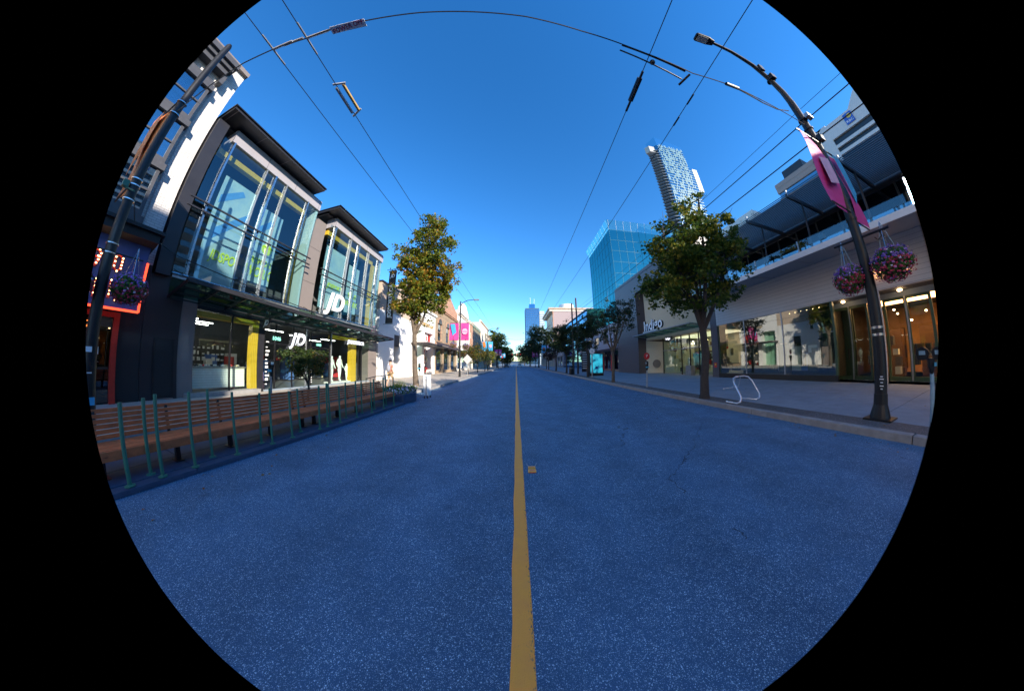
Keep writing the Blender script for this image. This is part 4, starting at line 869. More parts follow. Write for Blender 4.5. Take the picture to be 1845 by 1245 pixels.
# ---- towers
def tower(name, label, x0, x1, y0, y1, h, wm, gm, fl, bay_, band=0.32, z0=0, **k):
    t = thing(name, label, 'tower', ((x0+x1)/2, (y0+y1)/2, 0))
    MB().box((x0, y0, z0), (x1, y1, h), gm).build('glazing', t)
    b = MB(); z = z0
    while z < h-0.2: b.box((x0-0.25, y0-0.25, z), (x1+0.25, y1+0.25, z+fl*band), wm); z += fl
    b.box((x0-0.3, y0-0.3, h-0.3), (x1+0.3, y1+0.3, h+0.8), wm); b.build('floor_bands', t)
    b = MB()
    for x in np.arange(x0, x1+0.1, bay_): b.box((x-0.12, y0-0.3, z0), (x+0.12, y0, h), wm)
    for y in np.arange(y0, y1+0.1, bay_): b.box((x0-0.3, y-0.12, z0), (x0, y+0.12, h), wm); b.box((x1, y-0.12, z0), (x1+0.3, y+0.12, h), wm)
    b.build('mullions', t)
    return t
M_sky1 = glass('pale_tower_glass', (0.05, 0.1, 0.12), 0.5, (0.55, 0.85, 0.95), 0.05, wav=0.0)
M_offw = mat('tower_white', (0.62, 0.66, 0.66), 0.5); M_concr = mat('tower_concrete', (0.45, 0.44, 0.43), 0.8, var=0.1); M_pinkc = mat('pinkish_granite', (0.34, 0.27, 0.25), 0.7)
# tall hotel tower: patterned curtain wall, balcony edge, glass crown
t = thing('tall_glass_tower', 'very tall pale blue glass tower with patterned panes and a glass crown', 'tower', (160, 165, 0))
A = [(143, 150), (174, 150), (184, 178), (162, 184), (136.5, 158.5)]
MB().prism([(*p, 0) for p in A], (0, 0, 213), M_sky1).build('glazing', t)
b = MB(); rnd = random.Random(5); M_fr = mat('fritted_panel', (0.20, 0.37, 0.45), 0.4, var=0.05)
p, q = Vector((143, 149.7, 0)), Vector((174, 149.7, 0)); d = (q-p).normalized(); n = Vector((0, -1, 0)); Lf = 31
for z in np.arange(0, 212, 3.3):
    b.box((143, 149.6, z), (174, 149.95, z+0.5), M_fr)
    if z > 70:
        for i in range(26):
            if rnd.random() < 0.5: x_ = 143+Lf*i/26; b.box((x_+0.2, 149.62, z+0.5), (x_+0.75, 149.95, z+3.3), M_fr)
b.build('patterned_panels', t)
b = MB()
for z in np.arange(40, 205, 3.5):
    b.prism([(142.6, 150, z), (136.5, 158.5, z), (133.5, 157, z), (138.5, 151, z)], (0, 0, 0.5), mat('balcony_grey', (0.20, 0.24, 0.28), 0.6))
b.prism([(140, 152, 203), (136.5, 158.5, 203), (131.5, 156.5, 203), (134, 152, 203)], (0, 0, 8), M_concr); b.build('balconies', t)
b = MB(); M_cr = glass('crown_glass', (0.6, 0.85, 0.9), 0.2); b.add([(143, 149.8, 213), (174, 149.8, 213), (174, 149.8, 218), (143, 149.8, 225)], [(0, 1, 2, 3)], M_cr); b.add([(143, 149.8, 213), (143, 149.8, 225), (136.5, 158.5, 221), (136.5, 158.5, 213)], [(0, 1, 2, 3)], M_cr); b.build('crown', t)
b = MB(); b.box((174, 150.5, 0), (178.5, 175, 189), M_sky1); b.box((178.5, 150.2, 160), (184.5, 172, 189), M_offw)
for z in np.arange(161, 188, 4): b.box((179.5, 150.1, z), (183.5, 150.19, z+2.4), M_concr)
for z in np.arange(60, 188, 3.3): b.box((174, 150.2, z), (178.6, 150.49, z+0.5), M_fr)
b.build('stair_core', t)
tower('far_blue_tower', 'distant dark blue residential tower at the end of the street, right of centre', 17, 41, 400, 425, 97, mat('tower_dark_blue', (0.05, 0.11, 0.2), 0.5), M_dkblue, 3.2, 3.4, 0.25)
b = MB(); b.box((24, 402, 97.8), (34, 420, 106), M_dkblue); b.tube([(26, 405, 106), (26, 405, 118)], 0.3, M_white, 5); b.tube([(33, 405, 106), (33, 405, 116)], 0.3, M_white, 5); b.build('roof_plant', [o for o in sc.objects if o.name == 'far_blue_tower'][0])
tower('far_white_tower', 'distant slim white tower against the right edge of the blue tower', 42, 50, 402, 425, 92, M_offw, M_bwin, 3.2, 4, 0.6)
tower('far_small_tower', 'distant grey tower poking above the big left tree', -36, -24, 330, 345, 42, M_concr, M_bwin, 3.2, 3, 0.5)
t = thing('round_top_building', 'distant white building with round drum top behind the beige block', 'building', (47, 200, 0))
b = MB(); b.lathe((47, 210, 40), [(10.5, 0), (10.5, 9), (10.5, 9.01)], M_white, 28); b.lathe((47, 210, 49), [(10.8, 0), (10.8, 1.2), (7, 1.3), (7, 5.2), (6.5, 6.0), (3, 6.8), (0.2, 7)], M_white, 28); b.build('drum', t)
b = MB()
for i in range(20):
    a = 2*math.pi*i/20; M_ = Matrix.Translation((47+10.4*math.cos(a), 210+10.4*math.sin(a), 0)) @ Matrix.Rotation(a, 4, 'Z'); b.box((-0.1, -0.9, 43), (0.2, 0.9, 47.5), MATS['dim_window'], M_)
b.build('drum_windows', t)
MB().box((33, 195, 0), (62, 222, 40), M_cream).build('wall', t)
tower('far_orange_tower', 'distant peach apartment building with small gables by the teal block', 66, 80, 215, 230, 50, mat('peach_stucco', (0.6, 0.36, 0.24), 0.8), M_bwin, 3.2, 2.6, 0.55)
tower('bank_tower', 'white concrete bank tower with banded windows high above the louvres on the right', 70, 95, -6, 16.8, 49, mat('white_precast', (0.60, 0.60, 0.62), 0.7), M_bwin, 3.4, 40, 0.5)
t = [o for o in sc.objects if o.name == 'bank_tower'][0]
WP = MATS['white_precast']
b = MB(); b.box((69.2, -6.2, 0), (69.9, 1.0, 50), WP); b.box((69.2, 14.6, 0), (69.9, 17, 51), WP); b.box((69.2, 1.0, 46.6), (69.9, 14.6, 50.6), WP)
b.prism([(69.2, 17, 51), (69.2, 15.4, 51), (69.2, 16.2, 50.4), (69.2, 17, 51.6)], (0.7, 0, 0), WP); b.prism([(69.2, 9.5, 50.6), (69.2, 5.0, 50.6), (69.2, 6.2, 53.5), (69.2, 7.2, 53.5)], (0.7, 0, 0), WP)
for z in np.arange(10, 46, 1.9): b.box((69.2, 1.0, z), (69.7, 14.6, z+0.75), WP)
b.build('crown_wall', t)
MB().box((69.72, 1.0, 10), (69.8, 14.6, 46.6), MATS['dim_window']).build('window_bands', t)
b = MB(); b.box((69.0, 9.3, 47.3), (69.18, 10.9, 50.0), mat('logo_blue', (0.03, 0.12, 0.5), 0.5)); b.ball((68.97, 9.9, 49.1), (0.05, 0.5, 0.55), mat('logo_gold', (0.7, 0.5, 0.1), 0.5), 10, 6); b.build('logo', t)
text('RBC', (68.97, 10.1, 47.9), 0.75, '-x', M_whites, 'logo_letters', t)
tower('pink_office_tower', 'pinkish granite office tower with rooftop plant seen between cables and louvres', 60, 80, 17.5, 27, 39, M_pinkc, M_bwin, 3.4, 40, 0.55)
b = MB(); b.box((61, 20, 39.8), (66, 25, 42.5), M_dark); b.build('roof_plant', [o for o in sc.objects if o.name == 'pink_office_tower'][0])
tower('white_slab_tower', 'white slab tower just peeking above the right hand tree crown', 48, 60, 28.5, 40, 30, M_offw, M_bwin, 3.2, 3, 0.6)
tower('far_brick_tower', 'pinkish brick tower partly hidden behind the right hand tree', 60, 76, 62, 76, 44, M_pinkc, M_bwin, 3.2, 3, 0.6)
# unseen blocks behind the camera, some shaped to shade the street or bounce warm sunlight
tower('corner_shade_tower', 'unseen thin grey tower behind the camera, shaped for its shadow on the left', XR, 16.6, -70, -20.1, 18.8, M_concr, M_bwin, 3.4, 3.2, 0.45)  # narrow footprint set by where its shadow edge falls on the left fronts
facade('bench_shade_block', 'unseen block behind the camera, added to shade the benches', 'building', 'R', -19.9, -9.9, 12.1, M_concr, 2, 3, [5.2, 8.4], M_cream, ground=4.0)  # added out of view so that its shadow covers the benches
tower('cross_street_tower', 'concrete tower across the side street behind the camera', -60, -20, -90, -48, 34, M_concr, M_bwin, 3.4, 3.2, 0.45)
tower('warm_bounce_block', 'unseen warm block behind the camera, raised and coloured to bounce sunlight into the shade', XL-18, XL, -56, -9.2, 42, mat('warm_bounce_facade', (0.85, 0.60, 0.38), 0.8, var=0.05), M_bwin, 3.4, 3.2, 0.8)  # height and warm colour chosen to bounce sunlight onto the shaded road
tower('mid_block_tower', 'dark slab tower standing behind the low corner shop', 44, 58, -4, 14, 23, M_dark, M_dkblue, 3.4, 3, 0.3)

# ================================================================== STREET FURNITURE
def flower_basket(x, y, z, r, label, parent=None, seed=1, group='hanging flower baskets on lamp poles', hang=0.5, n=900):
    t = thing('hanging_flower_basket', label, 'flower basket', (x, y, z), group)
    rn = random.Random(seed)
    MB().lathe((x, y, z-r*0.75), [(0.08, 0), (r*0.5, 0.08), (r*0.62, r*0.7)], mat('moss_basket', (0.05, 0.05, 0.03), 0.9), 12).build('pot', t)
    b = MB()
    for i in range(4):
        a = i*math.pi/2; b.tube([(x, y, z+r+hang), (x+math.cos(a)*r*0.5, y+math.sin(a)*r*0.5, z)], 0.006, M_steel, 4)
    b.build('wires', t)
    def blobs(nm, mats_, k, rr, s0):
        v, f = [], []; mb = MB()
        for i in range(k):
            u = Vector((rn.gauss(0, 1), rn.gauss(0, 1), rn.gauss(0, 1))).normalized()*(rr*(0.75+0.3*rn.random()))
            u.z = u.z*0.95-0.05
            c = Vector((x, y, z))+u; nrm = (u.normalized()+Vector((rn.uniform(-.5, .5), rn.uniform(-.5, .5), rn.uniform(-.5, .5)))).normalized(); a = nrm.orthogonal().normalized(); w = nrm.cross(a); s_ = s0*(0.7+0.6*rn.random())
            lo = u.z < 0.0; mm = mats_[0] if not lo else mats_[1]
            if rn.random() < 0.25: mm = rn.choice(mats_)
            mb.add([c+a*s_, c+w*s_*0.8, c-a*s_, c-w*s_*0.8, c+nrm*s_*0.35], [(0, 1, 4), (1, 2, 4), (2, 3, 4), (3, 0, 4)], mm)
        return mb.build(nm, t)
    blobs('foliage', [leaf('basket_leaf', (0.03, 0.09, 0.02), (0.06, 0.16, 0.03), (0.12, 0.25, 0.05))]*2, n, r*0.92, 0.035)
    blobs('flowers', [mat('violet_petals', (0.22, 0.10, 0.45), 0.5), mat('red_petals', (0.5, 0.03, 0.08), 0.5), mat('pink_petals', (0.55, 0.2, 0.45), 0.5), mat('white_petals', (0.7, 0.65, 0.8), 0.5)], int(n*0.95), r*1.04, 0.028)
    return t
M_pink = mat('magenta_banner_cloth', (0.62, 0.045, 0.26), 0.6, var=0.1); M_pinkl = mat('pale_pink_cloth', (0.75, 0.45, 0.6), 0.6)
M_bban = mat('blue_banner_cloth', (0.05, 0.36, 0.62), 0.6, var=0.1); M_orban = mat('orange_banner_cloth', (0.75, 0.20, 0.03), 0.6, var=0.1)
def banner(parent, x0, x1, y, z0, z1, m, m2, art=0):
    n = 10; b = MB(); vs = []
    for i in range(n+1):
        u = i/n; z = z0+(z1-z0)*u
        for q in (x0, (x0+x1)/2, x1): vs.append((q, y+0.05*math.sin(u*5+q*2)+0.03*(q-x0), z))
    b.add(vs, [(3*i+j, 3*i+j+1, 3*i+j+4, 3*i+j+3) for i in range(n) for j in (0, 1)], m)
    bn = b.build('banner', parent)
    b = MB(); xm = (x0+x1)/2; zm = (z0+z1)/2; w = abs(x1-x0); yy = min(v[1] for v in vs)-0.012
    if art == 0:
        pts = [(xm+0.36*w*math.cos(a), yy, zm+0.36*w*math.sin(a)) for a in np.linspace(0, 2*math.pi, 18)[:-1]]; b.prism(pts, (0, 0.004, 0), m2)
        text('robson', (xm, yy-0.004, zm), 0.2*w/0.8, '-y', m, 'banner_lettering', bn, 0.002, 0.004)
    elif art == 1: b.prism([(x0+0.1*w, yy, z1-0.1), (x0+0.6*w, yy, z1-0.1), (x0+0.75*w, yy, zm-0.1), (x0+0.35*w, yy, z0+0.5)], (0, 0.004, 0), m2)
    else: b.prism([(x0+0.25*w, yy, zm-0.5), (x1-0.2*w, yy, zm-0.35), (x1-0.2*w, yy, zm+0.35), (x0+0.25*w, yy, zm+0.2)], (0, 0.004, 0), m2)
    b.build('banner_print', bn)
    b = MB(); px = x1 if abs(x1) > abs(x0) else x0
    b.tube([(x0, y, z1+0.02), (x1, y, z1+0.02)], 0.018, M_black, 6); b.tube([(x0, y, z0-0.02), (x1, y, z0-0.02)], 0.018, M_black, 6); b.build('banner_arm', parent)
# ---- near right lamp
PX, PY = 7.6, 1.95
t = thing('street_lamp', 'tall dark pole with curved lamp arm, magenta banner and two flower baskets, nearest right', 'street lamp', (PX, PY, 0.16), 'street lamps')
b = MB(); b.box((PX-0.26, PY-0.26, 0.15), (PX+0.26, PY+0.26, 0.2), M_pole); b.lathe((PX, PY, 0.2), [(0.2, 0), (0.18, 0.1), (0.135, 0.28), (0.13, 0.5)], M_pole, 16); b.build('base', t)
b = MB(); b.tube([(PX, PY, 0.6), (PX, PY, 4), (PX, PY, 8.3)], [0.12, 0.105, 0.085], M_pole, 18)
b.build('pole', t, smooth=True)
b = MB(); b.tube([(PX, PY, 8.3), (PX-0.08, PY, 8.75), (PX-0.32, PY, 9.2), (PX-0.75, PY, 9.7), (PX-1.4, PY, 10.02), (PX-2.05, PY, 10.12)], [0.08, 0.07, 0.06, 0.05, 0.042, 0.036], M_pole, 12); b.build('arm', t, smooth=True)
b = MB(); b.prism([(PX-2.0, PY-0.07, 10.16), (PX-2.0, PY+0.07, 10.16), (PX-2.2, PY+0.11, 10.17), (PX-2.6, PY+0.11, 10.13), (PX-2.64, PY+0.08, 10.12), (PX-2.64, PY-0.08, 10.12), (PX-2.6, PY-0.11, 10.13), (PX-2.2, PY-0.11, 10.17)], (0, 0, -0.07), M_pole)
lm = b.build('lamp_head', t, bevel=0.015); MB().box((PX-2.58, PY-0.08, 10.04), (PX-2.25, PY+0.08, 10.06), mat('lamp_lens', (0.5, 0.5, 0.45), 0.2)).build('lens', lm)
b = MB()
for z in (9.15, 7.55, 7.2, 6.75, 4.5, 2.05, 1.9): b.lathe((PX if z < 9 else PX-0.28, PY, z), [(0.118, 0), (0.118, 0.05), (0.118, 0.051)], M_steel if z < 2.2 else M_pole, 14)
b.box((PX-0.38, PY-0.14, 9.15), (PX-0.2, PY-0.05, 9.33), M_pole); b.box((PX-0.6, PY-0.1, 9.45), (PX-0.45, PY-0.03, 9.7), M_pole); b.box((PX-0.12, PY-0.2, 6.7), (PX+0.08, PY-0.1, 6.88), M_pole)
b.box((PX-0.14, PY-0.22, 7.5), (PX+0.12, PY-0.12, 7.62), M_galv); b.build('clamps', t)
banner(t, PX-1.2, PX-0.22, PY-0.1, 4.62, 6.58, M_pink, M_pinkl, 2); banner(t, PX+0.2, PX+1.0, PY-0.05, 4.5, 6.5, M_pink, M_bban, 1)
b = MB(); b.tube([(PX-0.02, PY-0.62, 4.05), (PX-0.02, PY+0.55, 4.05)], 0.028, M_black, 8)
for s_ in (-1, 1): b.tube([(PX, PY+s_*0.45, 4.05), (PX, PY+s_*0.45, 3.93), (PX, PY+s_*0.37, 3.87), (PX, PY+s_*0.32, 3.95)], 0.013, M_black, 6)
b.build('basket_arm', t)
b = MB()
for i, (z, w) in enumerate(((1.05, 0.05), (1.0, 0.08), (0.93, 0.05), (0.86, 0.07), (0.8, 0.04))): b.box((PX-0.134, PY-0.05-w/2, z), (PX-0.128, PY-0.05+w/2, z+0.02), M_whites)
b.build('paint_marks', t)
flower_basket(PX-0.02, PY+0.38, 3.26, 0.36, 'smaller violet and red flower basket left of the near right pole', seed=1)
flower_basket(PX+0.02, PY-0.48, 3.36, 0.39, 'fuller pink and red flower basket right of the near right pole', seed=2)
# ---- near left trolley pole
QX, QY = -8.0, 0.85
t = thing('trolley_pole', 'straight dark trolley pole on the left with an orange banner and steel bands', 'pole', (QX, QY, 0.15))
MB().tube([(QX, QY, 0.15), (QX, QY, 5), (QX, QY, 10.2), (QX, QY, 10.3)], [0.10, 0.088, 0.07, 0.045], M_pole, 16).build('pole', t, smooth=True)
b = MB()
for z in (5.1, 5.25, 4.75, 3.75, 3.55, 7.2, 7.6): b.lathe((QX, QY, z), [(0.108, 0), (0.108, 0.025), (0.108, 0.026)], M_steel, 14)
b.box((QX-0.07, QY-0.2, 5.0), (QX+0.07, QY-0.1, 5.15), M_green); b.tube([(QX-0.3, QY, 5.2), (QX, QY-0.15, 5.0), (QX+0.25, QY, 4.9)], 0.02, M_green, 6); b.build('clamps', t)
banner(t, QX-1.5, QX-0.12, QY-0.06, 5.2, 7.7, M_orban, M_orban, 1)
b = MB(); b.tube([(QX, QY-0.6, 3.6), (QX, QY+0.6, 3.6)], 0.02, M_black, 6); b.build('basket_arm', t)
b = MB(); b.box((QX+0.095, QY-0.1, 1.6), (QX+0.105, QY+0.0, 1.7), M_whites); b.box((QX+0.095, QY-0.08, 1.2), (QX+0.105, QY+0.02, 1.22), M_whites); b.box((QX+0.095, QY-0.03, 0.6), (QX+0.105, QY+0.07, 0.75), M_bban); b.build('stickers', t)
flower_basket(QX+0.02, QY+0.46, 2.98, 0.35, 'flower basket with violet, red and white blooms before the lit red sign', seed=3)
flower_basket(QX, QY-0.4, 2.95, 0.31, 'dim flower basket left of the near left pole, by the image rim', seed=4)

def far_lamp(x, y, label, c1, c2, art=(1, 0), arm=1, h=8.6, basket=True, seed=5, wb=0.8):
    """kerb lamp further down the street: pole, arm, head, banner pair"""
    t = thing('street_lamp', label, 'street lamp', (x, y, 0.15), 'street lamps')
    b = MB(); b.tube([(x, y, 0.15), (x, y, 1.2), (x, y, h)], [0.13, 0.1, 0.07], M_pole, 10); b.build('pole', t)
    b = MB(); pts = [(x, y, h-0.6), (x+arm*0.25, y, h-0.15), (x+arm*0.8, y, h+0.1), (x+arm*1.5, y, h+0.15)]; b.tube(pts, [0.05, 0.045, 0.04, 0.035], M_pole, 8); b.build('arm', t)
    MB().box((x+arm*1.5, y-0.12, h+0.08), (x+arm*2.1, y+0.12, h+0.2), M_galv).build('lamp_head', t)
    banner(t, x-0.15-wb*1.3, x-0.12, y-0.05, 4.2, 6.1, c1, c2, art[0]); banner(t, x+0.12, x+0.15+wb*1.1, y-0.05, 4.2, 6.1, c1, M_pinkl, art[1])
    return t
far_lamp(-6.2, 25.3, 'kerbside lamp with pair of magenta banners and orange baskets before the stone building', M_pink, M_bban)
b1 = flower_basket(-6.9, 25.2, 3.7, 0.42, 'orange and yellow flower basket left of the banner lamp by the stone building', seed=6, n=350)
b1 = flower_basket(-5.5, 25.2, 3.55, 0.42, 'red flower basket right of the banner lamp by the stone building', seed=7, n=350)
far_lamp(-5.7, 47, 'left kerb lamp with pale blue banners in front of the beige row', M_bban, M_orban, (1, 0))
far_lamp(-5.6, 74, 'left kerb lamp with crimson banners against the big dark tree', M_pink, M_pinkl, (0, 0))
far_lamp(-5.6, 100, 'small far left kerb lamp with blue banners near the end of the row', M_bban, M_pinkl, (0, 0))
far_lamp(7.6, 58, 'right kerb lamp with sky blue banners before the beige block', M_bban, M_orban, (0, 1), arm=-1)
far_lamp(7.6, 92, 'far right kerb lamp with crimson banners among dark trees', M_pink, M_pinkl, (0, 0), arm=-1)
far_lamp(7.6, 120, 'farthest right kerb lamp with teal banners among dark trees', M_bban, M_pinkl, (0, 0), arm=-1)
for x, lb in ((7.35, 'thinner of two tall wooden utility poles at right kerb beyond the advert panel'), (7.95, 'taller of two wooden utility poles at right kerb, the one on the right')):
    t = thing('utility_pole', lb, 'pole', (x, 29.5, 0.15), 'twin utility poles')
    MB().tube([(x, 29.5, 0.15), (x, 29.5, 9.4+(x-7.35)*1.2)], [0.13, 0.1], mat('old_pole_wood', (0.06, 0.045, 0.04), 0.8), 10).build('pole', t)
    MB().tube([(x, 29.4, 7.5), (x, 29.1, 7.6)], 0.04, M_steel, 6).build('bracket', t)

# ---- platform, benches, green posts, planter
b = MB()
for i, (x0, x1) in enumerate(((-6.9, -6.3), (-6.29, -5.7), (-5.69, -5.1), (-5.09, -4.5), (-4.49, -4.3))):
    for y in np.arange(-3.2, 8.5, 2.35): b.box((x0, y+0.004, 0.004), (x1, y+2.346, 0.085 if i < 4 else 0.075), M_deckb)
b.build('street_platform', bevel=0.006, label='low blue grey boarded platform beside the road under the benches', category='platform')
def bench(y0, y1, label):
    t = thing('long_bench', label, 'bench', (-5.0, (y0+y1)/2, 0.08), 'long slatted benches on the platform')
    b = MB()
    for i in range(3): b.box((-5.14+i*0.17, y0, 0.44), (-4.98+i*0.17, y1, 0.475), M_wood)
    b.build('seat', t, bevel=0.004)
    MB().box((-4.63, y0, 0.35), (-4.60, y1, 0.47), M_wood).build('front_board', t, bevel=0.004)
    b = MB()
    for i in range(6): zz = 0.50+i*0.064; x = -5.16-i*0.022; b.box((x-0.02, y0, zz), (x, y1, zz+0.056), M_wood)
    b.build('backrest', t, bevel=0.003)
    for y in np.arange(y0+0.35, y1, 0.87):
        b = MB(); b.box((-5.12, y-0.02, 0.38), (-4.7, y+0.02, 0.438), M_black); b.box((-4.92, y-0.03, 0.08), (-4.84, y+0.03, 0.38), M_black); b.box((-5.0, y-0.06, 0.085), (-4.78, y+0.06, 0.095), M_black)
        b.prism([(-5.19, y-0.02, 0.4), (-5.15, y-0.02, 0.4), (-5.275, y-0.02, 0.87), (-5.315, y-0.02, 0.87)], (0, 0.04, 0), M_black); b.build('leg', t)
    b = MB()
    for y in np.arange(y0+0.8, y1, 1.3): b.lathe((-4.6, y, 0.41), [(0.018, 0), (0.018, 0.001)], M_black, 8)
    b.build('bolts', t)
bench(-1.5, 4.085, 'nearer long reddish wooden slat bench on the platform')
bench(4.095, 8.25, 'farther long reddish wooden slat bench, nearer the flower planter')
rnd = random.Random(9)
posts = [(-4.36, y) for y in (0.74, 1.09, 1.51, 2.18, 2.88, 3.36, 4.14, 4.40, 4.85, 5.55, 6.3, 7.0, 7.7)]+[(-4.57, y) for y in (1.01, 1.86, 2.78, 3.75, 4.72, 5.33, 6.08, 6.75, 7.5)]
where = ['first', 'second', 'third', 'fourth', 'fifth', 'sixth', 'seventh', 'eighth', 'ninth', 'tenth', 'eleventh', 'twelfth', 'last']
for i, (x, y) in enumerate(posts):
    h = 0.9+0.16*rnd.random(); front = i < 13; k = i if front else i-13
    lb = ('%s slim green post along the road edge of the platform, counted from the left' if front else '%s slim green post standing through the bench seat, counted from the left') % where[k if (front or k < 8) else 12]
    t = thing('green_post', lb, 'post', (x, y, 0.08), 'slim green posts around the benches')
    dx, dy = rnd.uniform(-.02, .02), rnd.uniform(-.025, .025)
    MB().tube([(x, y, 0.09), (x+dx, y+dy, 0.08+h)], 0.0215, M_green, 10).build('shaft', t)
    MB().lathe((x, y, 0.085), [(0.055, 0), (0.055, 0.012), (0.03, 0.02)], M_green, 12).build('base_plate', t)
t = thing('flower_planter', 'blue painted planter box with white flowers and spiky grass at end of platform', 'planter', (-5.0, 9.4, 0.0))
b = MB(); b.prism([(-5.9, 8.45, 0.02), (-4.35, 8.45, 0.02), (-4.2, 9.3, 0.02), (-4.75, 10.6, 0.02), (-5.9, 10.6, 0.02)], (0, 0, 0.36), M_deckb); b.build('box', t, bevel=0.01)
LF_g = leaf('planter_leaf', (0.03, 0.08, 0.03), (0.07, 0.15, 0.05), (0.2, 0.3, 0.08)); rnd = random.Random(21)
b = MB(); fl_ = MB(); gr = MB(); mwf = MATS['white_petals']
for i in range(1500):
    u, v_ = rnd.random(), rnd.random(); y = 8.5+2.1*u; xm = -4.3 if y < 9.3 else -4.3-0.4*(y-9.3)/1.3; x = -5.88+(xm+5.88)*v_
    c = Vector((x, y, 0.38+0.17*rnd.random())); n_ = Vector((rnd.uniform(-1, 1), rnd.uniform(-1, 1), rnd.uniform(0.2, 1))).normalized(); a = n_.orthogonal().normalized(); w = n_.cross(a); s_ = 0.03+0.03*rnd.random()
    (b if rnd.random() < 0.7 or v_ < 0.3 else fl_).add([c+a*s_, c+w*s_*.7, c-a*s_, c-w*s_*.7], [(0, 1, 2, 3)], LF_g)
for i in range(160):
    x, y = -5.3+rnd.gauss(0, 0.18), 9.7+rnd.gauss(0, 0.22); l = 0.25+0.25*rnd.random(); a = rnd.random()*6.28; gr.add([(x-.01, y, .4), (x+.01, y, .4), (x+math.cos(a)*l*.5, y+math.sin(a)*l*.5, .4+l)], [(0, 1, 2)], leaf('yellow_grass', (0.15, 0.2, 0.03), (0.3, 0.35, 0.05), (0.45, 0.45, 0.1)))
b.build('foliage', t); gr.build('grass_tuft', t)
b = MB()
for v0 in range(0, len(fl_.v), 4): b.add([tuple(p_) for p_ in fl_.v[v0:v0+4]], [(0, 1, 2, 3)], mwf)
b.build('flowers', t)
t = thing('railing', 'black railing along the back of the planter and bench end', 'railing', (-6.3, 9.5, 0.15))
b = MB(); b.tube([(-6.0, 8.3, 0.95), (-6.6, 9.9, 0.95), (-6.9, 11.8, 0.95)], 0.02, M_black, 6)
for u in np.linspace(0, 1, 7): x = -6.0-0.9*u; y = 8.3+3.5*u; b.tube([(x-0.1*math.sin(u*3.1), y, 0.1), (x-0.1*math.sin(u*3.1), y, 0.95)], 0.013, M_black, 5)
b.build('rail', t)
t = thing('barricade_sign', 'narrow white folding sign board standing at the kerb by the left maple', 'sign', (-4.1, 10.3, 0))
b = MB(); b.box((-4.22, 10.2, 0.12), (-4.16, 10.6, 1.08), M_whites); b.box((-4.06, 10.2, 0.12), (-4.0, 10.6, 1.08), M_whites); b.build('board', t); b = MB()
for x in (-4.19, -4.03):
    for y in (10.22, 10.58): b.box((x-0.02, y-0.02, 0), (x+0.02, y+0.02, 0.14), M_black)
b.build('feet', t)
# ---- parking meters
def meter(x, y, z, label, heads=1, hm=M_black, pm=M_galv, sign=None):
    t = thing('parking_meter', label, 'parking meter', (x, y, z), 'kerbside parking meters')
    MB().tube([(x, y, z), (x, y, z+0.95)], 0.032, pm, 10).build('post', t)
    b = MB(); b.lathe((x, y, z+0.93), [(0.04, 0), (0.085, 0.12), (0.1, 0.3), (0.1, 0.301)], hm, 12, sx=1.0 if heads == 1 else 1.0, sy=0.6); b.build('housing', t)
    for i in range(heads):
        dy = 0 if heads == 1 else (-0.12 if i == 0 else 0.12); b = MB()
        pts = [(x-0.05, y+dy+0.105*math.cos(a), z+1.33+0.12*math.sin(a)) for a in np.linspace(0, math.pi, 10)]+[(x-0.05, y+dy-0.075, z+1.2), (x-0.05, y+dy+0.075, z+1.2)]
        b.prism(pts, (0.1, 0, 0), hm); h_ = b.build('head', t, bevel=0.008)
        s_ = -1 if x > 0 else 1; MB().box((x+s_*0.051, y+dy-0.05, z+1.3), (x+s_*0.056, y+dy+0.05, z+1.38), mat('meter_display', (0.25, 0.4, 0.5), 0.2)).build('display', h_)
    s_ = -1 if x > 0 else 1
    MB().box((x-0.11, y-0.065, z+1.08), (x+0.11, y-0.06, z+1.15), mat('blue_meter_label', (0.1, 0.5, 0.75), 0.4)).build('label_plate', t)
    if sign:
        b = MB(); pts = [(x+0.19*math.cos(a), y-0.02, z+1.72+0.19*math.sin(a)) for a in np.linspace(0, 2*math.pi, 18)[:-1]]; b.prism(pts, (0, 0.015, 0), M_red); q = b.build('round_sign', t); text('P', (x, y-0.025, z+1.72), 0.24, '-y', M_whites, 'sign_letter', q, 0.002)
    return t
meter(8.0, 1.17, 0.16, 'double headed parking meter on pale post at far right rim of the picture', 2, M_pole, mat('pale_blue_post', (0.30, 0.45, 0.55), 0.4))
meter(7.25, 11.9, 0.16, 'parking meter with small round red sign before the book store', 1, sign=True)
meter(-7.6, 5.1, 0.15, 'dark parking meter with blue label behind the bench by the sports shop', 1)
meter(-6.5, 15.0, 0.15, 'parking meter just right of the left maple trunk', 1)
# ---- bike rack: two bent steel hoops joined by rungs
t = thing('bike_rack', 'silver bent tube bicycle rack on the right pavement near the big tree', 'bike rack', (7.9, 5.9, 0.17))
M_chrome = mat('polished_rack_tube', (0.78, 0.80, 0.84), 0.25, metal=0.5, var=0.05)
p_ = [(7.0, 5.7), (7.05, 5.7)]
b = MB()
b.tube([(6.84, 5.98, .2), (6.8, 5.5, .2), (6.86, 5.42, .25), (6.95, 5.47, .38), (7.05, 5.85, .8), (7.15, 5.97, .92), (7.35, 6.02, .97), (7.85, 6.05, .97), (8.02, 6.0, .93), (8.1, 5.9, .8), (8.12, 5.6, .38), (8.06, 5.55, .26), (7.95, 5.6, .2), (7.8, 6.1, .2)], 0.027, M_chrome, 10)
b.build('hoop', t, smooth=True)
b = MB()
for x0, x1 in ((7.36, 7.62), (7.62, 7.9)): b.tube([(x0, 6.03, .96), (x1, 6.34, .6), (x1, 6.42, .56)], 0.014, M_chrome, 6)
b.tube([(7.15, 6.42, .56), (7.95, 6.42, .56)], 0.014, M_chrome, 6)
b.build('rungs', t)
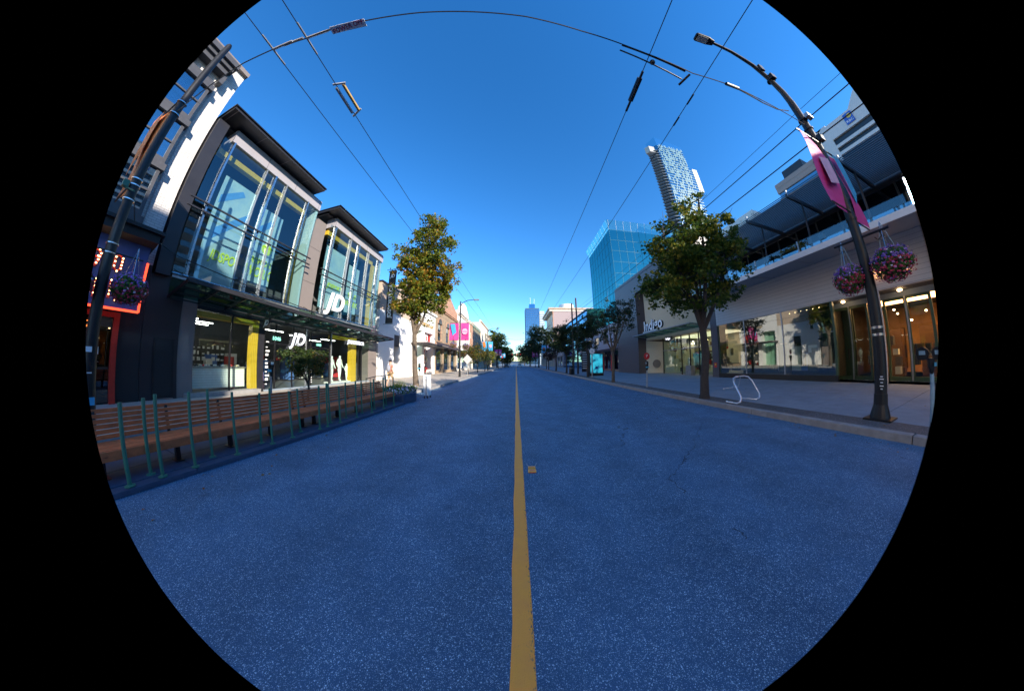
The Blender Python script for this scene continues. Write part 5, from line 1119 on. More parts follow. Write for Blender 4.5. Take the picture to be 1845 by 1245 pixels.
# ---- advert panel, info post, slatted board, litter bin
t = thing('advert_panel', 'upright lit advertising panel with blue cloudy picture on right pavement', 'advertising panel', (8.6, 24.2, 0.17))
b = MB(); b.box((7.75, 24.1, 0.17), (9.35, 24.4, 2.62), M_black); b.build('frame', t, bevel=0.02)
mm_, tt, oo = _new('blue_poster_print'); em = _n(tt, 'ShaderNodeEmission'); em.inputs[1].default_value = 0.45
tc = _n(tt, 'ShaderNodeTexCoord'); nn = _n(tt, 'ShaderNodeTexNoise'); nn.inputs['Scale'].default_value = 1.6; nn.inputs['Detail'].default_value = 6; cr = _n(tt, 'ShaderNodeValToRGB'); e = cr.color_ramp.elements; e[0].color = (0.004, 0.01, 0.10, 1); e[0].position = 0.38; e[1].color = (0.05, 0.6, 0.85, 1); e[1].position = 0.56
tt.links.new(tc.outputs['Object'], nn.inputs['Vector']); tt.links.new(nn.outputs['Fac'], cr.inputs[0]); tt.links.new(cr.outputs[0], em.inputs[0]); tt.links.new(em.outputs[0], oo.inputs[0])
MB().box((7.87, 24.085, 0.5), (9.23, 24.099, 2.5), mm_).build('poster', t)
t = thing('information_post', 'grey post with round white information disc beside the advert panel', 'sign', (7.45, 22.3, 0.16))
MB().tube([(7.45, 22.3, 0.16), (7.45, 22.3, 2.5)], 0.06, M_galv, 10).build('post', t)
b = MB(); pts = [(7.45+0.27*math.cos(a), 22.22, 2.72+0.27*math.sin(a)) for a in np.linspace(0, 2*math.pi, 22)[:-1]]; b.prism(pts, (0, 0.06, 0), M_whites); d_ = b.build('disc', t); text('i', (7.45, 22.21, 2.72), 0.42, '-y', M_blackm, 'disc_letter', d_, 0.003)
t = thing('slatted_sign_board', 'dark upright board with white horizontal bars between two kerb trees', 'sign', (8.6, 27.5, 0.17))
MB().box((7.9, 27.5, 0.5), (9.0, 27.6, 3.1), M_dark).build('board', t); b = MB()
for i in range(8): b.box((7.98, 27.485, 0.9+i*0.27), (8.92, 27.499, 0.99+i*0.27), M_whites)
b.build('bars', t)
t = thing('litter_bin', 'dark litter bin at the foot of the twin utility poles', 'litter bin', (7.0, 29.3, 0.16))
MB().lathe((7.0, 29.3, 0.16), [(0.26, 0), (0.28, 0.1), (0.28, 0.9), (0.2, 1.02), (0.05, 1.05)], M_blackm, 14).build('body', t); MB().lathe((7.0, 29.3, 0.9), [(0.29, 0), (0.29, 0.05)], M_galv, 14).build('rim', t)
t = thing('diamond_sign', 'back of a white diamond road sign on a thin post at the left kerb', 'road sign', (-5.5, 25.2, 0.15))
MB().tube([(-5.5, 26.2, 0.15), (-5.5, 26.2, 2.6)], 0.03, M_galv, 8).build('post', t); b = MB(); b.prism([(-5.5, 26.12, 1.55), (-4.95, 26.12, 2.1), (-5.5, 26.12, 2.65), (-6.05, 26.12, 2.1)], (0, 0.02, 0), mat('dull_white_sign', (0.6, 0.58, 0.56), 0.5)); b.build('plate', t)
# ---- yellow road marker by the centre line
t = thing('road_marker', 'small yellow and orange raised marker just right of the centre line', 'road marker', (0.23, 3.35, 0))
M_mk = mat('marker_yellow', (0.80, 0.42, 0.04), 0.4); M_mo = mat('marker_orange', (0.75, 0.14, 0.01), 0.3)
b = MB(); b.box((0.17, 3.24, 0.002), (0.29, 3.34, 0.022), M_mk); b.box((0.175, 3.36, 0.002), (0.285, 3.43, 0.03), M_mk); b.build('body', t, bevel=0.008)
b = MB(); b.box((0.185, 3.235, 0.006), (0.275, 3.239, 0.018), M_mo); b.box((0.19, 3.27, 0.0225), (0.27, 3.3, 0.024), M_mo); b.box((0.19, 3.38, 0.0305), (0.27, 3.4, 0.032), M_mo); b.build('reflector', t)
b = MB(); b.tube([(0.18, 3.43, 0.02), (0.155, 3.49, 0.045)], 0.005, M_galv, 5); b.tube([(0.28, 3.43, 0.02), (0.31, 3.49, 0.05)], 0.005, M_galv, 5); b.build('prongs', t)

# ================================================================== OVERHEAD LINES
M_wire = mat('dark_cable', (0.015, 0.015, 0.018), 0.5)
def cable(name, pts, r, label, sag=0.0, cat='cable', group=None):
    P_ = []
    for p, q in zip(pts, pts[1:]):
        p, q = Vector(p), Vector(q); n = max(2, int((q-p).length/4)) if sag else 2
        for i in range(n):
            u = i/n; P_.append(p.lerp(q, u)-Vector((0, 0, sag*4*u*(1-u))))
    P_.append(Vector(pts[-1])); o = MB().tube(P_, r, M_wire, 5).build(name, label=label, category=cat)
    if group: o['group'] = group
    return o
for x, w in ((-3.47, 'outer trolley wire over the left lane, nearer the shops'), (-2.87, 'inner trolley wire over the left lane'), (2.03, 'inner trolley wire over the right lane'), (3.07, 'outer trolley wire over the right lane, nearer the lamp')):
    cable('trolley_wire', [(x, -30, 6), (x, 1, 6), (x, 45, 6.0), (x, 90, 6), (x, 180, 6)], 0.007, w, group='trolley wires')
SP = [(-8.0, 0.85, 7.3), (-4.13, 0.71, 6.06), (-3.5, 0.75, 6.02), (-2.88, 0.82, 6.0), (-2.44, 0.84, 6.0), (-1.18, 0.97, 6.0), (0.19, 1.15, 6.0), (0.96, 1.30, 6.02), (1.85, 1.44, 6.05), (2.9, 1.55, 6.07), (3.75, 1.52, 6.12), (7.6, 1.95, 7.4)]
cable('span_wire', SP, 0.0085, 'cross street span wire carrying the trolley wires between the two near poles')
for x, y, lb in ((-3.47, 0.75, 'outer left'), (-2.87, 0.82, 'inner left')):
    b = MB(); b.tube([(x, y-0.22, 6.01), (x, y+0.26, 6.01)], 0.015, M_galv, 8); b.tube([(x, y, 6.0), (x+0.35, y+0.03, 6.03)], 0.018, M_galv, 6); b.build('wire_hanger', label='pale metal hanger where the %s trolley wire meets the span' % lb, category='wire fitting', group='trolley wire fittings')
b = MB(); b.tube([(-3.3, 0.78, 6.05), (-2.95, 0.81, 6.05)], 0.018, M_galv, 6); b.tube([(-2.7, 0.84, 6.03), (-2.45, 0.85, 6.03)], 0.015, M_galv, 6); b.build('insulator_rod', label='grey insulator rods on the span wire between the left trolley wires', category='wire fitting')
b = MB(); b.box((-2.9, 1.66, 5.96), (-2.86, 2.2, 6.0), M_galv); b.box((-2.78, 1.66, 6.0), (-2.74, 2.2, 6.04), mat('ochre_insulator', (0.5, 0.33, 0.1), 0.5)); b.tube([(-2.92, 1.6, 6), (-2.72, 1.66, 6.04)], 0.02, M_galv, 6); b.tube([(-2.92, 2.28, 6), (-2.72, 2.2, 6.04)], 0.02, M_galv, 6); b.build('section_insulator', label='pale and ochre section insulator on the inner left trolley wire', category='wire fitting', group='section insulators')
b = MB(); b.tube([(2.03, 1.72, 5.99), (2.03, 2.5, 5.99)], 0.022, M_black, 8); b.box((2.0, 1.85, 6.0), (2.08, 2.3, 6.04), M_black); b.build('section_insulator', label='black section insulator on the inner right trolley wire', category='wire fitting', group='section insulators')
b = MB(); b.tube([(1.6, 1.42, 6.07), (2.75, 1.56, 6.07)], 0.016, M_black, 8); b.tube([(1.55, 1.46, 5.95), (2.7, 1.66, 5.96)], 0.012, M_black, 6); b.tube([(2.68, 1.75, 5.92), (2.8, 1.55, 5.98)], 0.02, M_black, 8); b.ball((2.1, 1.53, 5.95), 0.045, M_black, 8, 5); b.build('span_spreader', label='black double rod spreader on the span wire over the right lane', category='wire fitting')
for y in (1.95, 2.45): MB().tube([(3.07, y-0.1, 5.99), (3.07, y+0.12, 5.99)], 0.016, M_black, 8).build('wire_clip', label='%s black clip on the outer right trolley wire' % ('near' if y < 2 else 'far'), category='wire fitting', group='wire clips')
b = MB(); b.tube([(3.6, 1.52, 6.1), (4.0, 1.56, 6.25)], 0.03, M_black, 8); b.build('strain_insulator', label='black strain insulator where the right guy cables fork', category='wire fitting')
cable('guy_cable', [(3.7, 1.52, 6.12), (5.0, 1.7, 6.55), (6.0, 1.85, 7.05), (7.0, 1.95, 7.65)], 0.012, 'thicker guy cable sagging from the span wire fork to the right pole')
for x, y, z, r, lb in ((7.75, 0, 8.05, 0.007, 'thin upper cable running along the right pole line'), (7.72, 0, 7.62, 0.016, 'thick middle cable running along the right pole line'), (7.8, 0, 7.0, 0.018, 'thick lower cable running along the right pole line')):
    cable('overhead_cable', [(x, -25, z), (x, 1.95, z), (x, 29.5, z+0.4), (x, 58, z)], r, lb, sag=0.15, group='cables along the right kerb')
t = thing('power_sign', 'long white tag reading POWER OFF hung on the span wire', 'sign', (-2.2, 0.88, 6.0))
dv = (Vector((-1.95, 0.91, 6.0))-Vector((-2.46, 0.86, 6.0))).normalized()
Mx = Matrix((dv, Vector((-dv.y, dv.x, 0)), Vector((0, 0, 1)))).transposed()
b = MB(); c0 = Vector((-2.2, 0.885, 5.985)); b.prism([c0+dv*-0.26+Vector((0, -0.05, 0)), c0+dv*0.26+Vector((0, -0.05, 0)), c0+dv*0.26+Vector((0, 0.05, 0)), c0+dv*-0.26+Vector((0, 0.05, 0))], (0, 0, 0.006), M_whites); b.build('panel', t)
text('POWER OFF', c0+Vector((0, 0, -0.004)), 0.085, Matrix(((1, 0, 0), (0, -1, 0), (0, 0, -1))), mat('red_sign_letters', (0.5, 0.05, 0.1), 0.5), 'sign_letters', t, 0.001, 0.001)
cable('span_wire', [(-5.7, 47, 7.2), (0, 46, 6.3), (7.6, 47, 7.0)], 0.02, 'distant span wire crossing the street beyond the left blue banners')
cable('facade_cable', [(-11.3, -2, 5.6), (-10.9, 1.2, 5.35), (-11.2, 3.0, 4.9), (-11.2, 9.0, 4.4), (-11.2, 17, 3.9)], 0.02, 'black cable strung along the sports shop front above its canopy')
cable('tie_cable', [(-8.0, 0.85, 5.1), (-10.9, 1.5, 5.3)], 0.012, 'short black cable tying the left pole to the brick building')

# ================================================================== TREES
M_bark = mat('maple_bark', (0.16, 0.12, 0.085), 0.9, var=0.5, scale=5, bump=0.8, bscale=18)
M_bark2 = mat('dark_bark', (0.06, 0.05, 0.045), 0.9, var=0.4, scale=6, bump=0.8, bscale=20)
LF1 = leaf('maple_leaf_turning', (0.05, 0.10, 0.012), (0.17, 0.19, 0.015), (0.42, 0.17, 0.025))
LF2 = leaf('maple_leaf_green', (0.03, 0.07, 0.012), (0.09, 0.14, 0.015), (0.32, 0.26, 0.03))
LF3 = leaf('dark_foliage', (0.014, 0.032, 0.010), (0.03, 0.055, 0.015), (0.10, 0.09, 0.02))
LF4 = leaf('orange_green_foliage', (0.03, 0.06, 0.012), (0.09, 0.10, 0.015), (0.35, 0.13, 0.02))
def leaf_mesh(pts, size, rn, lm, droop=0.3):
    """many small five-pointed leaves, one island each"""
    n = len(pts); P_ = np.array(pts); g = np.random.RandomState(rn)
    d = g.normal(size=(n, 3)); d[:, 2] = np.abs(d[:, 2])+droop; d /= np.linalg.norm(d, axis=1)[:, None]
    a = np.cross(d, g.normal(size=(n, 3))); a /= np.linalg.norm(a, axis=1)[:, None]; w = np.cross(d, a)
    s_ = (size*(0.6+0.7*g.rand(n)))[:, None]
    shp = [(-0.9, 0), (-0.25, 0.55), (0.25, 0.8), (0.3, 0.3), (1.0, 0), (0.3, -0.3), (0.25, -0.8), (-0.25, -0.55)]
    V_ = np.stack([P_+a*s_*x+w*s_*y-d*s_*0.25*abs(y) for x, y in shp], 1).reshape(-1, 3)
    mb = MB(); mb.v = [tuple(v) for v in V_]; mb.f = [tuple(range(8*i, 8*i+8)) for i in range(n)]; mb.mi = [0]*n; mb.mats = [lm]
    return mb
def tree(label, x, y, z, h, crown, trunk_r, fork, nl, size, lm, bark, seed, name='street_tree', clumps=60, lean=(0, 0), group=None, bare=0, cat='tree', density=None):
    """crown: list of (dx, dy, zc, rx, ry, rz) ellipsoids"""
    rn = random.Random(seed); t = thing(name, label, cat, (x, y, z), group)
    b = MB(); top = Vector((x+lean[0], y+lean[1], z+fork)); base = Vector((x, y, z))
    pts = [base+Vector((0, 0, -0.05)), base+Vector((0, 0, 0.15)), base.lerp(top, 0.3)+Vector((rn.uniform(-.04, .04), 0, 0)), base.lerp(top, 0.65)+Vector((rn.uniform(-.05, .05), rn.uniform(-.05, .05), 0)), top]
    b.tube(pts, [trunk_r*1.45, trunk_r*1.12, trunk_r, trunk_r*0.93, trunk_r*0.85], bark, 12)
    # clump centres inside the ellipsoids, nearer their surface
    vol = [c[3]*c[4]*c[5] for c in crown]; cl = []
    for i in range(clumps):
        c = rn.choices(crown, vol)[0]; u = Vector((rn.gauss(0, 1), rn.gauss(0, 1), rn.gauss(0, 1))).normalized()*(rn.random()**0.45)
        cl.append(Vector((x+c[0]+u.x*c[3], y+c[1]+u.y*c[4], z+c[2]+u.z*c[5])))
    # limbs: a few mains then a twig to each clump
    mains = []
    for k in range(5):
        c = crown[k % len(crown)]; a = 2*math.pi*k/5+rn.random(); e = Vector((x+c[0]+math.cos(a)*c[3]*0.45, y+c[1]+math.sin(a)*c[4]*0.45, z+c[2]+c[5]*rn.uniform(0.0, 0.6)))
        m1 = top.lerp(e, 0.35)+Vector((math.cos(a), math.sin(a), 0))*0.12*rn.random(); m2 = top.lerp(e, 0.7)
        b.tube([top-Vector((0, 0, 0.1)), m1, m2, e], [trunk_r*0.62, trunk_r*0.45, trunk_r*0.28, trunk_r*0.1], bark, 7); mains += [m1, m1.lerp(m2, 0.5), m2, m2.lerp(e, 0.5), e]
    for c in cl:
        m = min(mains, key=lambda q: (q-c).length+max(0, q.z-c.z)*0.6); mid = m.lerp(c, 0.5)+Vector((rn.uniform(-.1, .1), rn.uniform(-.1, .1), rn.uniform(-.05, .15)))
        b.tube([m, mid, c], [trunk_r*0.2, trunk_r*0.12, 0.008], bark, 5)
        if bare and rn.random() < bare:
            e = c+(c-m).normalized()*rn.uniform(0.4, 1.0)+Vector((0, 0, 0.3)); b.tube([c, e], [0.012, 0.004], bark, 4)
    b.build('trunk', t, smooth=True)
    pts = []; per = nl//len(cl)
    for c in cl:
        r = size*(2.6+2.2*rn.random()); k = int(per*(0.5+rn.random()))
        sub = [c+Vector((rn.gauss(0, 1), rn.gauss(0, 1), rn.gauss(0, 0.6)))*r*0.75 for _ in range(4)]
        for _ in range(k):
            q = rn.choice(sub); pts.append(q+Vector((rn.gauss(0, 1), rn.gauss(0, 1), rn.gauss(0, 0.7)))*r*0.42)
    leaf_mesh(pts, size, seed, lm).build('crown', t)
    return t
tree('tall maple turning orange on the left pavement, crown narrow and clumpy', -6.4, 14.2, 0.15, 12, [(0.2, 0, 5.9, 1.9, 1.6, 1.7), (0.9, 0.2, 7.6, 1.7, 1.5, 1.6), (0.7, 0, 9.6, 1.5, 1.4, 1.6), (-0.9, 0, 8.2, 1.0, 1.2, 1.8), (-0.7, 0, 5.6, 1.2, 1.2, 1.1), (0.6, 0, 11.0, 0.9, 0.9, 0.9)], 0.17, 3.3, 24000, 0.09, LF1, M_bark, 3, clumps=190, lean=(-0.15, 0), bare=0.25)
tree('big dark green maple on the right pavement before the book store', 7.0, 7.2, 0.16, 9, [(0.2, 0, 4.6, 2.3, 2.0, 1.4), (0.5, 0, 6.1, 2.1, 1.9, 1.5), (-0.7, 0, 5.6, 1.6, 1.6, 1.5), (0.9, 0.1, 7.4, 1.2, 1.3, 1.1), (2.2, 0, 6.3, 1.1, 1.2, 1.1), (-1.2, 0, 3.9, 1.1, 1.2, 0.8)], 0.16, 2.55, 18500, 0.075, LF2, M_bark2, 8, clumps=150, bare=0.15)
tree('small round clipped tree behind the benches by the sports shop entrance', -7.5, 6.6, 0.15, 2.4, [(0.1, 0.05, 1.42, 0.85, 0.95, 0.45), (0, 0, 1.15, 0.7, 0.75, 0.35), (-0.1, -0.3, 1.75, 0.5, 0.6, 0.3), (0.1, -0.7, 1.6, 0.4, 0.4, 0.25)], 0.045, 0.75, 7000, 0.035, leaf('small_tree_leaf', (0.03, 0.06, 0.015), (0.07, 0.10, 0.02), (0.5, 0.18, 0.03)), M_bark2, 5, clumps=90)
tree('sparse young tree with bare upward branches and pale lower trunk, right pavement', 6.95, 16.0, 0.16, 6.5, [(0.1, 0, 4.4, 1.9, 1.4, 1.5), (1.0, 0, 5.2, 1.2, 1.0, 1.0), (-0.8, 0, 4.5, 1.1, 1.0, 1.0)], 0.11, 2.2, 4400, 0.065, LF3, M_bark, 12, clumps=85, bare=0.9)
G = 'kerb trees down the street'
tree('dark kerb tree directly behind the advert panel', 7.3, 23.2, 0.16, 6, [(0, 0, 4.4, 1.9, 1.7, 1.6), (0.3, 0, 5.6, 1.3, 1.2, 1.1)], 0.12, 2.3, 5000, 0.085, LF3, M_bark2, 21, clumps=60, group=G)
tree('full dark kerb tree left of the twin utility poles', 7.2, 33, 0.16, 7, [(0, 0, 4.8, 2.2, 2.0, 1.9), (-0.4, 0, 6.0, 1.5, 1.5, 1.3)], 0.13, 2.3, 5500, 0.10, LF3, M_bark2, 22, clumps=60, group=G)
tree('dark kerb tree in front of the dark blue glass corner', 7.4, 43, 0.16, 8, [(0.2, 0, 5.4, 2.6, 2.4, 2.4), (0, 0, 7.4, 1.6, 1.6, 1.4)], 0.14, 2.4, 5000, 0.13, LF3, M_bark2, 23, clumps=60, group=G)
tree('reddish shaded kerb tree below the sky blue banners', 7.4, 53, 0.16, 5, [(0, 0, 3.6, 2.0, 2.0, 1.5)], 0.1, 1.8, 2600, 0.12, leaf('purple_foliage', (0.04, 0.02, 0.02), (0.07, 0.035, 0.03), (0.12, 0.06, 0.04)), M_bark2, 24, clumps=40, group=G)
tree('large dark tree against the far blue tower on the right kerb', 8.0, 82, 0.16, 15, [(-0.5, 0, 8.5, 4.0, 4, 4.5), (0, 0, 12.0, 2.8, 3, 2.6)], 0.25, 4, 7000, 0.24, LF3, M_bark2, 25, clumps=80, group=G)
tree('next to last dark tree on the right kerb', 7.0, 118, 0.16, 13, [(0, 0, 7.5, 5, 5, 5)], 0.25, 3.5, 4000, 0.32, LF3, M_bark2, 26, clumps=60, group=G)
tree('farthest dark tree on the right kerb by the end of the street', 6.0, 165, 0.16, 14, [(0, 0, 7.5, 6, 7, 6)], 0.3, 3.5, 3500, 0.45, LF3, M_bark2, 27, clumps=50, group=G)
tree('small green and orange kerb tree just beyond the diamond sign', -6.4, 31, 0.15, 4, [(0, 0, 2.9, 1.7, 1.6, 1.3)], 0.07, 1.5, 3200, 0.075, LF4, M_bark2, 31, clumps=50, group=G)
tree('small brownish kerb tree, second beyond the diamond sign', -6.3, 38, 0.15, 4, [(0, 0, 3.0, 1.9, 1.8, 1.5)], 0.07, 1.5, 2600, 0.09, LF4, M_bark2, 32, clumps=44, group=G)
tree('dense dark kerb tree, third beyond the diamond sign', -6.1, 45.5, 0.15, 5, [(0, 0, 3.0, 1.9, 1.8, 1.9)], 0.07, 1.3, 2400, 0.10, LF3, M_bark2, 33, clumps=44, group=G)
tree('yellow green small kerb tree, fourth beyond the diamond sign', -6.2, 54, 0.15, 5, [(0, 0, 3.2, 1.8, 1.8, 1.9)], 0.07, 1.5, 2000, 0.11, leaf('lime_foliage', (0.08, 0.12, 0.01), (0.2, 0.22, 0.02), (0.4, 0.3, 0.03)), M_bark2, 34, clumps=40, group=G)
tree('very large dark tree ending the left row before the small grey tower', -7.0, 86, 0.15, 15, [(0, 0, 8, 4.2, 4.5, 4.2), (-0.5, 0, 11.5, 3.2, 3.2, 3.0)], 0.3, 4, 8000, 0.22, LF2, M_bark2, 35, clumps=100, group=G)
tree('lower dark tree right of the very large left tree', -5.4, 112, 0.15, 12, [(0, 0, 6, 4.2, 5, 4.2)], 0.25, 3, 4000, 0.3, LF3, M_bark2, 36, clumps=60, group=G)
tree('farthest left tree at the vanishing point', -6.2, 160, 0.15, 12, [(0, 0, 6.5, 5.5, 6, 5)], 0.25, 3, 3000, 0.42, LF3, M_bark2, 37, clumps=50, group=G)
tree('light green tree top rising behind the red door shop roof', 19, 33, 0.3, 10, [(0, 0, 8.2, 2.2, 2.2, 1.6)], 0.15, 5.5, 2600, 0.13, LF1, M_bark2, 38, clumps=40)

rnd = random.Random(77); pts = []
for i in range(230):
    if rnd.random() < 0.55: x, y, z = 6.4+rnd.gauss(0, 0.12)-abs(rnd.gauss(0, .1)), rnd.uniform(0.5, 26), 0.012
    elif rnd.random() < 0.5: x, y, z = rnd.uniform(7.0, 13.5), rnd.uniform(1, 24), 0; z = zr(x)+0.012
    else: x, y, z = rnd.uniform(-4.2, -3.4), rnd.uniform(0.5, 14), 0.012
    pts.append((x, y, z))
g_ = leaf_mesh(pts, 0.028, 5, leaf('dry_leaf', (0.10, 0.07, 0.02), (0.25, 0.14, 0.03), (0.35, 0.10, 0.02)), droop=3.0).build('fallen_leaves', kind='stuff')
# ================================================================== PEOPLE
def figure(name, label, cat, loc, facing, parts_mat, h=1.7, stride=0.25, backpack=True, pose='walk', group=None):
    """one skinned body from connected joints; clothing, hair and bag are its children"""
    root = thing(name, label, cat, loc, group); s_ = h/1.75
    R3 = Matrix.Rotation(facing, 3, 'Z')
    def W(p): return R3 @ (Vector(p)*s_) + Vector(loc)
    def skin(nm, J, E_, rad, m, par, sub=1):
        me = bpy.data.meshes.new(nm); o = bpy.data.objects.new(nm, me); sc.collection.objects.link(o)
        me.from_pydata([W(p)-Vector(loc) for p in J], E_, [])
        mo = o.modifiers.new('s', 'SKIN'); mo.use_smooth_shade = True; su = o.modifiers.new('u', 'SUBSURF'); su.levels = sub; su.render_levels = sub
        for i, v in enumerate(me.skin_vertices[0].data): r = rad[i]; v.radius = (r[0]*s_, r[1]*s_) if isinstance(r, tuple) else (r*s_, r*s_); v.use_root = (i == 0)
        dg = bpy.context.evaluated_depsgraph_get(); nm_ = bpy.data.meshes.new_from_object(o.evaluated_get(dg)); o.modifiers.clear(); o.data = nm_; nm_.materials.clear(); nm_.materials.append(m); nm_.name = nm
        for p in nm_.polygons: p.material_index = 0
        o.parent = par; return o
    f = stride
    lf, lb = (0.10, f*0.9, 0.09), (-0.10, -f, 0.12)
    J = [(0, 0, 0.95), (0, 0.0, 1.15), (0, 0, 1.40), (0, 0.01, 1.50), (0, 0.02, 1.58), (0, 0.03, 1.68),
         (0.17, 0, 1.40), (0.23, -0.05, 1.14), (0.22, 0.08, 0.92), (0.22, 0.13, 0.84),
         (-0.17, 0, 1.40), (-0.23, 0.0, 1.14), (-0.22, 0.12, 0.94), (-0.22, 0.17, 0.86),
         (0.10, 0.0, 0.88), (0.10, f*0.55, 0.50), lf, (0.10, lf[1]+0.15, 0.04), (-0.10, 0, 0.88), (-0.10, -f*0.2, 0.50), lb, (-0.10, lb[1]+0.13, 0.05)]
    E_ = [(0, 1), (1, 2), (2, 3), (3, 4), (4, 5), (2, 6), (6, 7), (7, 8), (8, 9), (2, 10), (10, 11), (11, 12), (12, 13), (0, 14), (14, 15), (15, 16), (16, 17), (0, 18), (18, 19), (19, 20), (20, 21)]
    rad = [(0.15, 0.11), (0.14, 0.10), (0.16, 0.10), 0.055, 0.085, 0.09, 0.055, 0.045, 0.035, 0.028, 0.055, 0.045, 0.035, 0.028, 0.085, 0.06, 0.04, 0.035, 0.085, 0.06, 0.04, 0.035]
    skin('body', J, E_, rad, parts_mat['skin'], root)
    if 'shirt' in parts_mat:
        skin('shirt', [J[1], (0, 0, 1.02), J[2], J[6], (0.215, -0.035, 1.22), J[10], (-0.215, 0, 1.22)], [(0, 1), (0, 2), (2, 3), (3, 4), (2, 5), (5, 6)], [(0.165, 0.12), (0.17, 0.13), (0.175, 0.115), 0.07, 0.065, 0.07, 0.065], parts_mat['shirt'], root)
        skin('shorts', [J[0], J[14], (0.10, f*0.5, 0.55), J[18], (-0.10, -f*0.18, 0.55)], [(0, 1), (1, 2), (0, 3), (3, 4)], [(0.165, 0.125), 0.1, 0.085, 0.1, 0.085], parts_mat['shorts'], root)
        b = MB(); c = W((0, 0.02, 1.70)); b.ball(tuple(c), (0.1*s_, 0.105*s_, 0.09*s_), parts_mat['hair'], 12, 8); b.build('hair', root, smooth=True)
        b = MB()
        for q in ((0.1, lf[1]+0.06, 0.045), (-0.1, lb[1]+0.04, 0.05)): c = W(q); b.ball(tuple(c), (0.05, 0.12, 0.045), parts_mat['shoe'], 10, 6)
        b.build('shoes', root, smooth=True)
    if backpack:
        b = MB(); c = W((0, -0.18, 1.22)); b.ball(tuple(c), (0.16*s_, 0.12*s_, 0.24*s_), mat('grey_backpack', (0.30, 0.31, 0.36), 0.7), 12, 8)
        for sx in (-0.1, 0.1): b.tube([W((sx, -0.12, 1.4)), W((sx, 0.0, 1.49)), W((sx, 0.12, 1.38)), W((sx, 0.1, 1.15))], 0.018, MATS['grey_backpack'], 6)
        b.build('backpack', root, smooth=True)
    return root
M_skin = mat('skin', (0.55, 0.33, 0.23), 0.5, var=0.08)
figure('person', 'person walking away in rust shirt and tan shorts with grey backpack', 'person', (-7.6, 13.0, 0.15), R(-14), dict(skin=M_skin, shirt=mat('rust_shirt', (0.45, 0.17, 0.10), 0.8), shorts=mat('tan_shorts', (0.48, 0.33, 0.18), 0.8), hair=mat('dark_hair', (0.02, 0.015, 0.012), 0.6), shoe=mat('pale_shoes', (0.35, 0.22, 0.15), 0.6)), h=1.62)
M_man = mat('white_mannequin', (0.75, 0.78, 0.75), 0.4, var=0.04)
for i, (y, h, lb) in enumerate(((12.55, 1.75, 'left white mannequin in the sports shop window'), (13.35, 1.8, 'middle white mannequin, tallest of three in the shop window'), (14.1, 1.25, 'small child size white mannequin before the yellow column'))):
    figure('mannequin', lb, 'mannequin', (XL-0.45, y, 0.3), R(-90), dict(skin=M_man), h=h, stride=0.08, backpack=False, group='white mannequins in the shop window')
MB().box((XL-0.75, 12.15, 0.22), (XL-0.15, 14.4, 0.3), M_white).build('display_plinth', label='white plinth under the mannequins in the sports shop window', category='plinth')

# ================================================================== CARS AND SIGNALS AT THE END OF THE STREET
def car(x, y, label, c, rot=0):
    t = thing('parked_car', label, 'car', (x, y, 0), 'distant cars'); Mx = Matrix.Translation((x, y, 0)) @ Matrix.Rotation(rot, 4, 'Z')
    def T(p): return tuple(Mx @ Vector(p))
    m = mat('car_paint_%d' % int(c[0]*1000), c, 0.25, coat=0.8, var=0.05)
    b = MB(); prof = [(-2.1, 0.3), (2.1, 0.3), (2.15, 0.65), (1.95, 0.85), (1.0, 0.95), (-1.7, 0.98), (-2.1, 0.85)]
    b.prism([T((-0.88, q, z)) for q, z in prof], Mx.to_3x3() @ Vector((1.76, 0, 0)), m); prof = [(0.95, 0.95), (0.35, 1.42), (-1.1, 1.44), (-1.7, 0.97)]
    b.build('body', t, bevel=0.05); b = MB(); b.prism([T((-0.76, q, z)) for q, z in prof], Mx.to_3x3() @ Vector((1.52, 0, 0)), mat('car_window', (0.02, 0.025, 0.03), 0.1)); b.build('window', t, bevel=0.04)
    b = MB(); b.box((-0.7, -1.05, 1.44), (0.7, 0.3, 1.46), m, Mx); b.build('roof', t)
    for sx in (-0.82, 0.82):
        for sy in (-1.3, 1.35):
            b = MB(); b.tube([T((sx-0.1, sy, 0.32)), T((sx+0.1, sy, 0.32))], 0.32, M_blackm, 14); w = b.build('wheel', t); b = MB(); b.tube([T((sx-0.11, sy, 0.32)), T((sx+0.11, sy, 0.32))], 0.18, M_galv, 10); b.build('rim', w)
    for sx in (-0.62, 0.62): b = MB(); b.box((sx-0.16, -2.14, 0.62), (sx+0.16, -2.09, 0.78), M_whites if c[0] > 0.3 else M_red, Mx); b.build('headlight', t)
car(1.5, 100, 'oncoming white car at the far end of the street', (0.6, 0.6, 0.62)); car(-4.0, 98, 'dark car parked far away at the left kerb', (0.02, 0.025, 0.035)); car(-4.1, 106, 'second dark car parked far away at the left kerb', (0.05, 0.06, 0.08)); car(-4.0, 132, 'small pale car far away at the left kerb', (0.5, 0.5, 0.52))
for x, y, z, lb, red in ((-2.5, 150, 6.6, 'leftmost tiny traffic signal hung at the end of the street', 0), (0.6, 150, 6.6, 'middle tiny traffic signal hung at the end of the street', 0), (3.0, 150, 6.7, 'rightmost tiny traffic signal hung at the end of the street', 1), (-5.4, 93, 3.2, 'tiny red pedestrian signal at the far left kerb', 1)):
    t = thing('traffic_signal', lb, 'traffic signal', (x, y, z), 'distant traffic signals'); MB().box((x-0.25, y, z), (x+0.25, y+0.3, z+1.2), M_black if red else M_yel).build('housing', t)
    MB().box((x-0.16, y-0.02, z+0.75), (x+0.16, y, z+1.05), emit('red_signal', (1, 0.05, 0.03), 2.0)).build('lamp', t)
    MB().tube([(x, y+0.15, z), (x, y+0.15, 0.1 if z < 4 else z+2)], 0.06, M_pole, 6).build('pole', t)
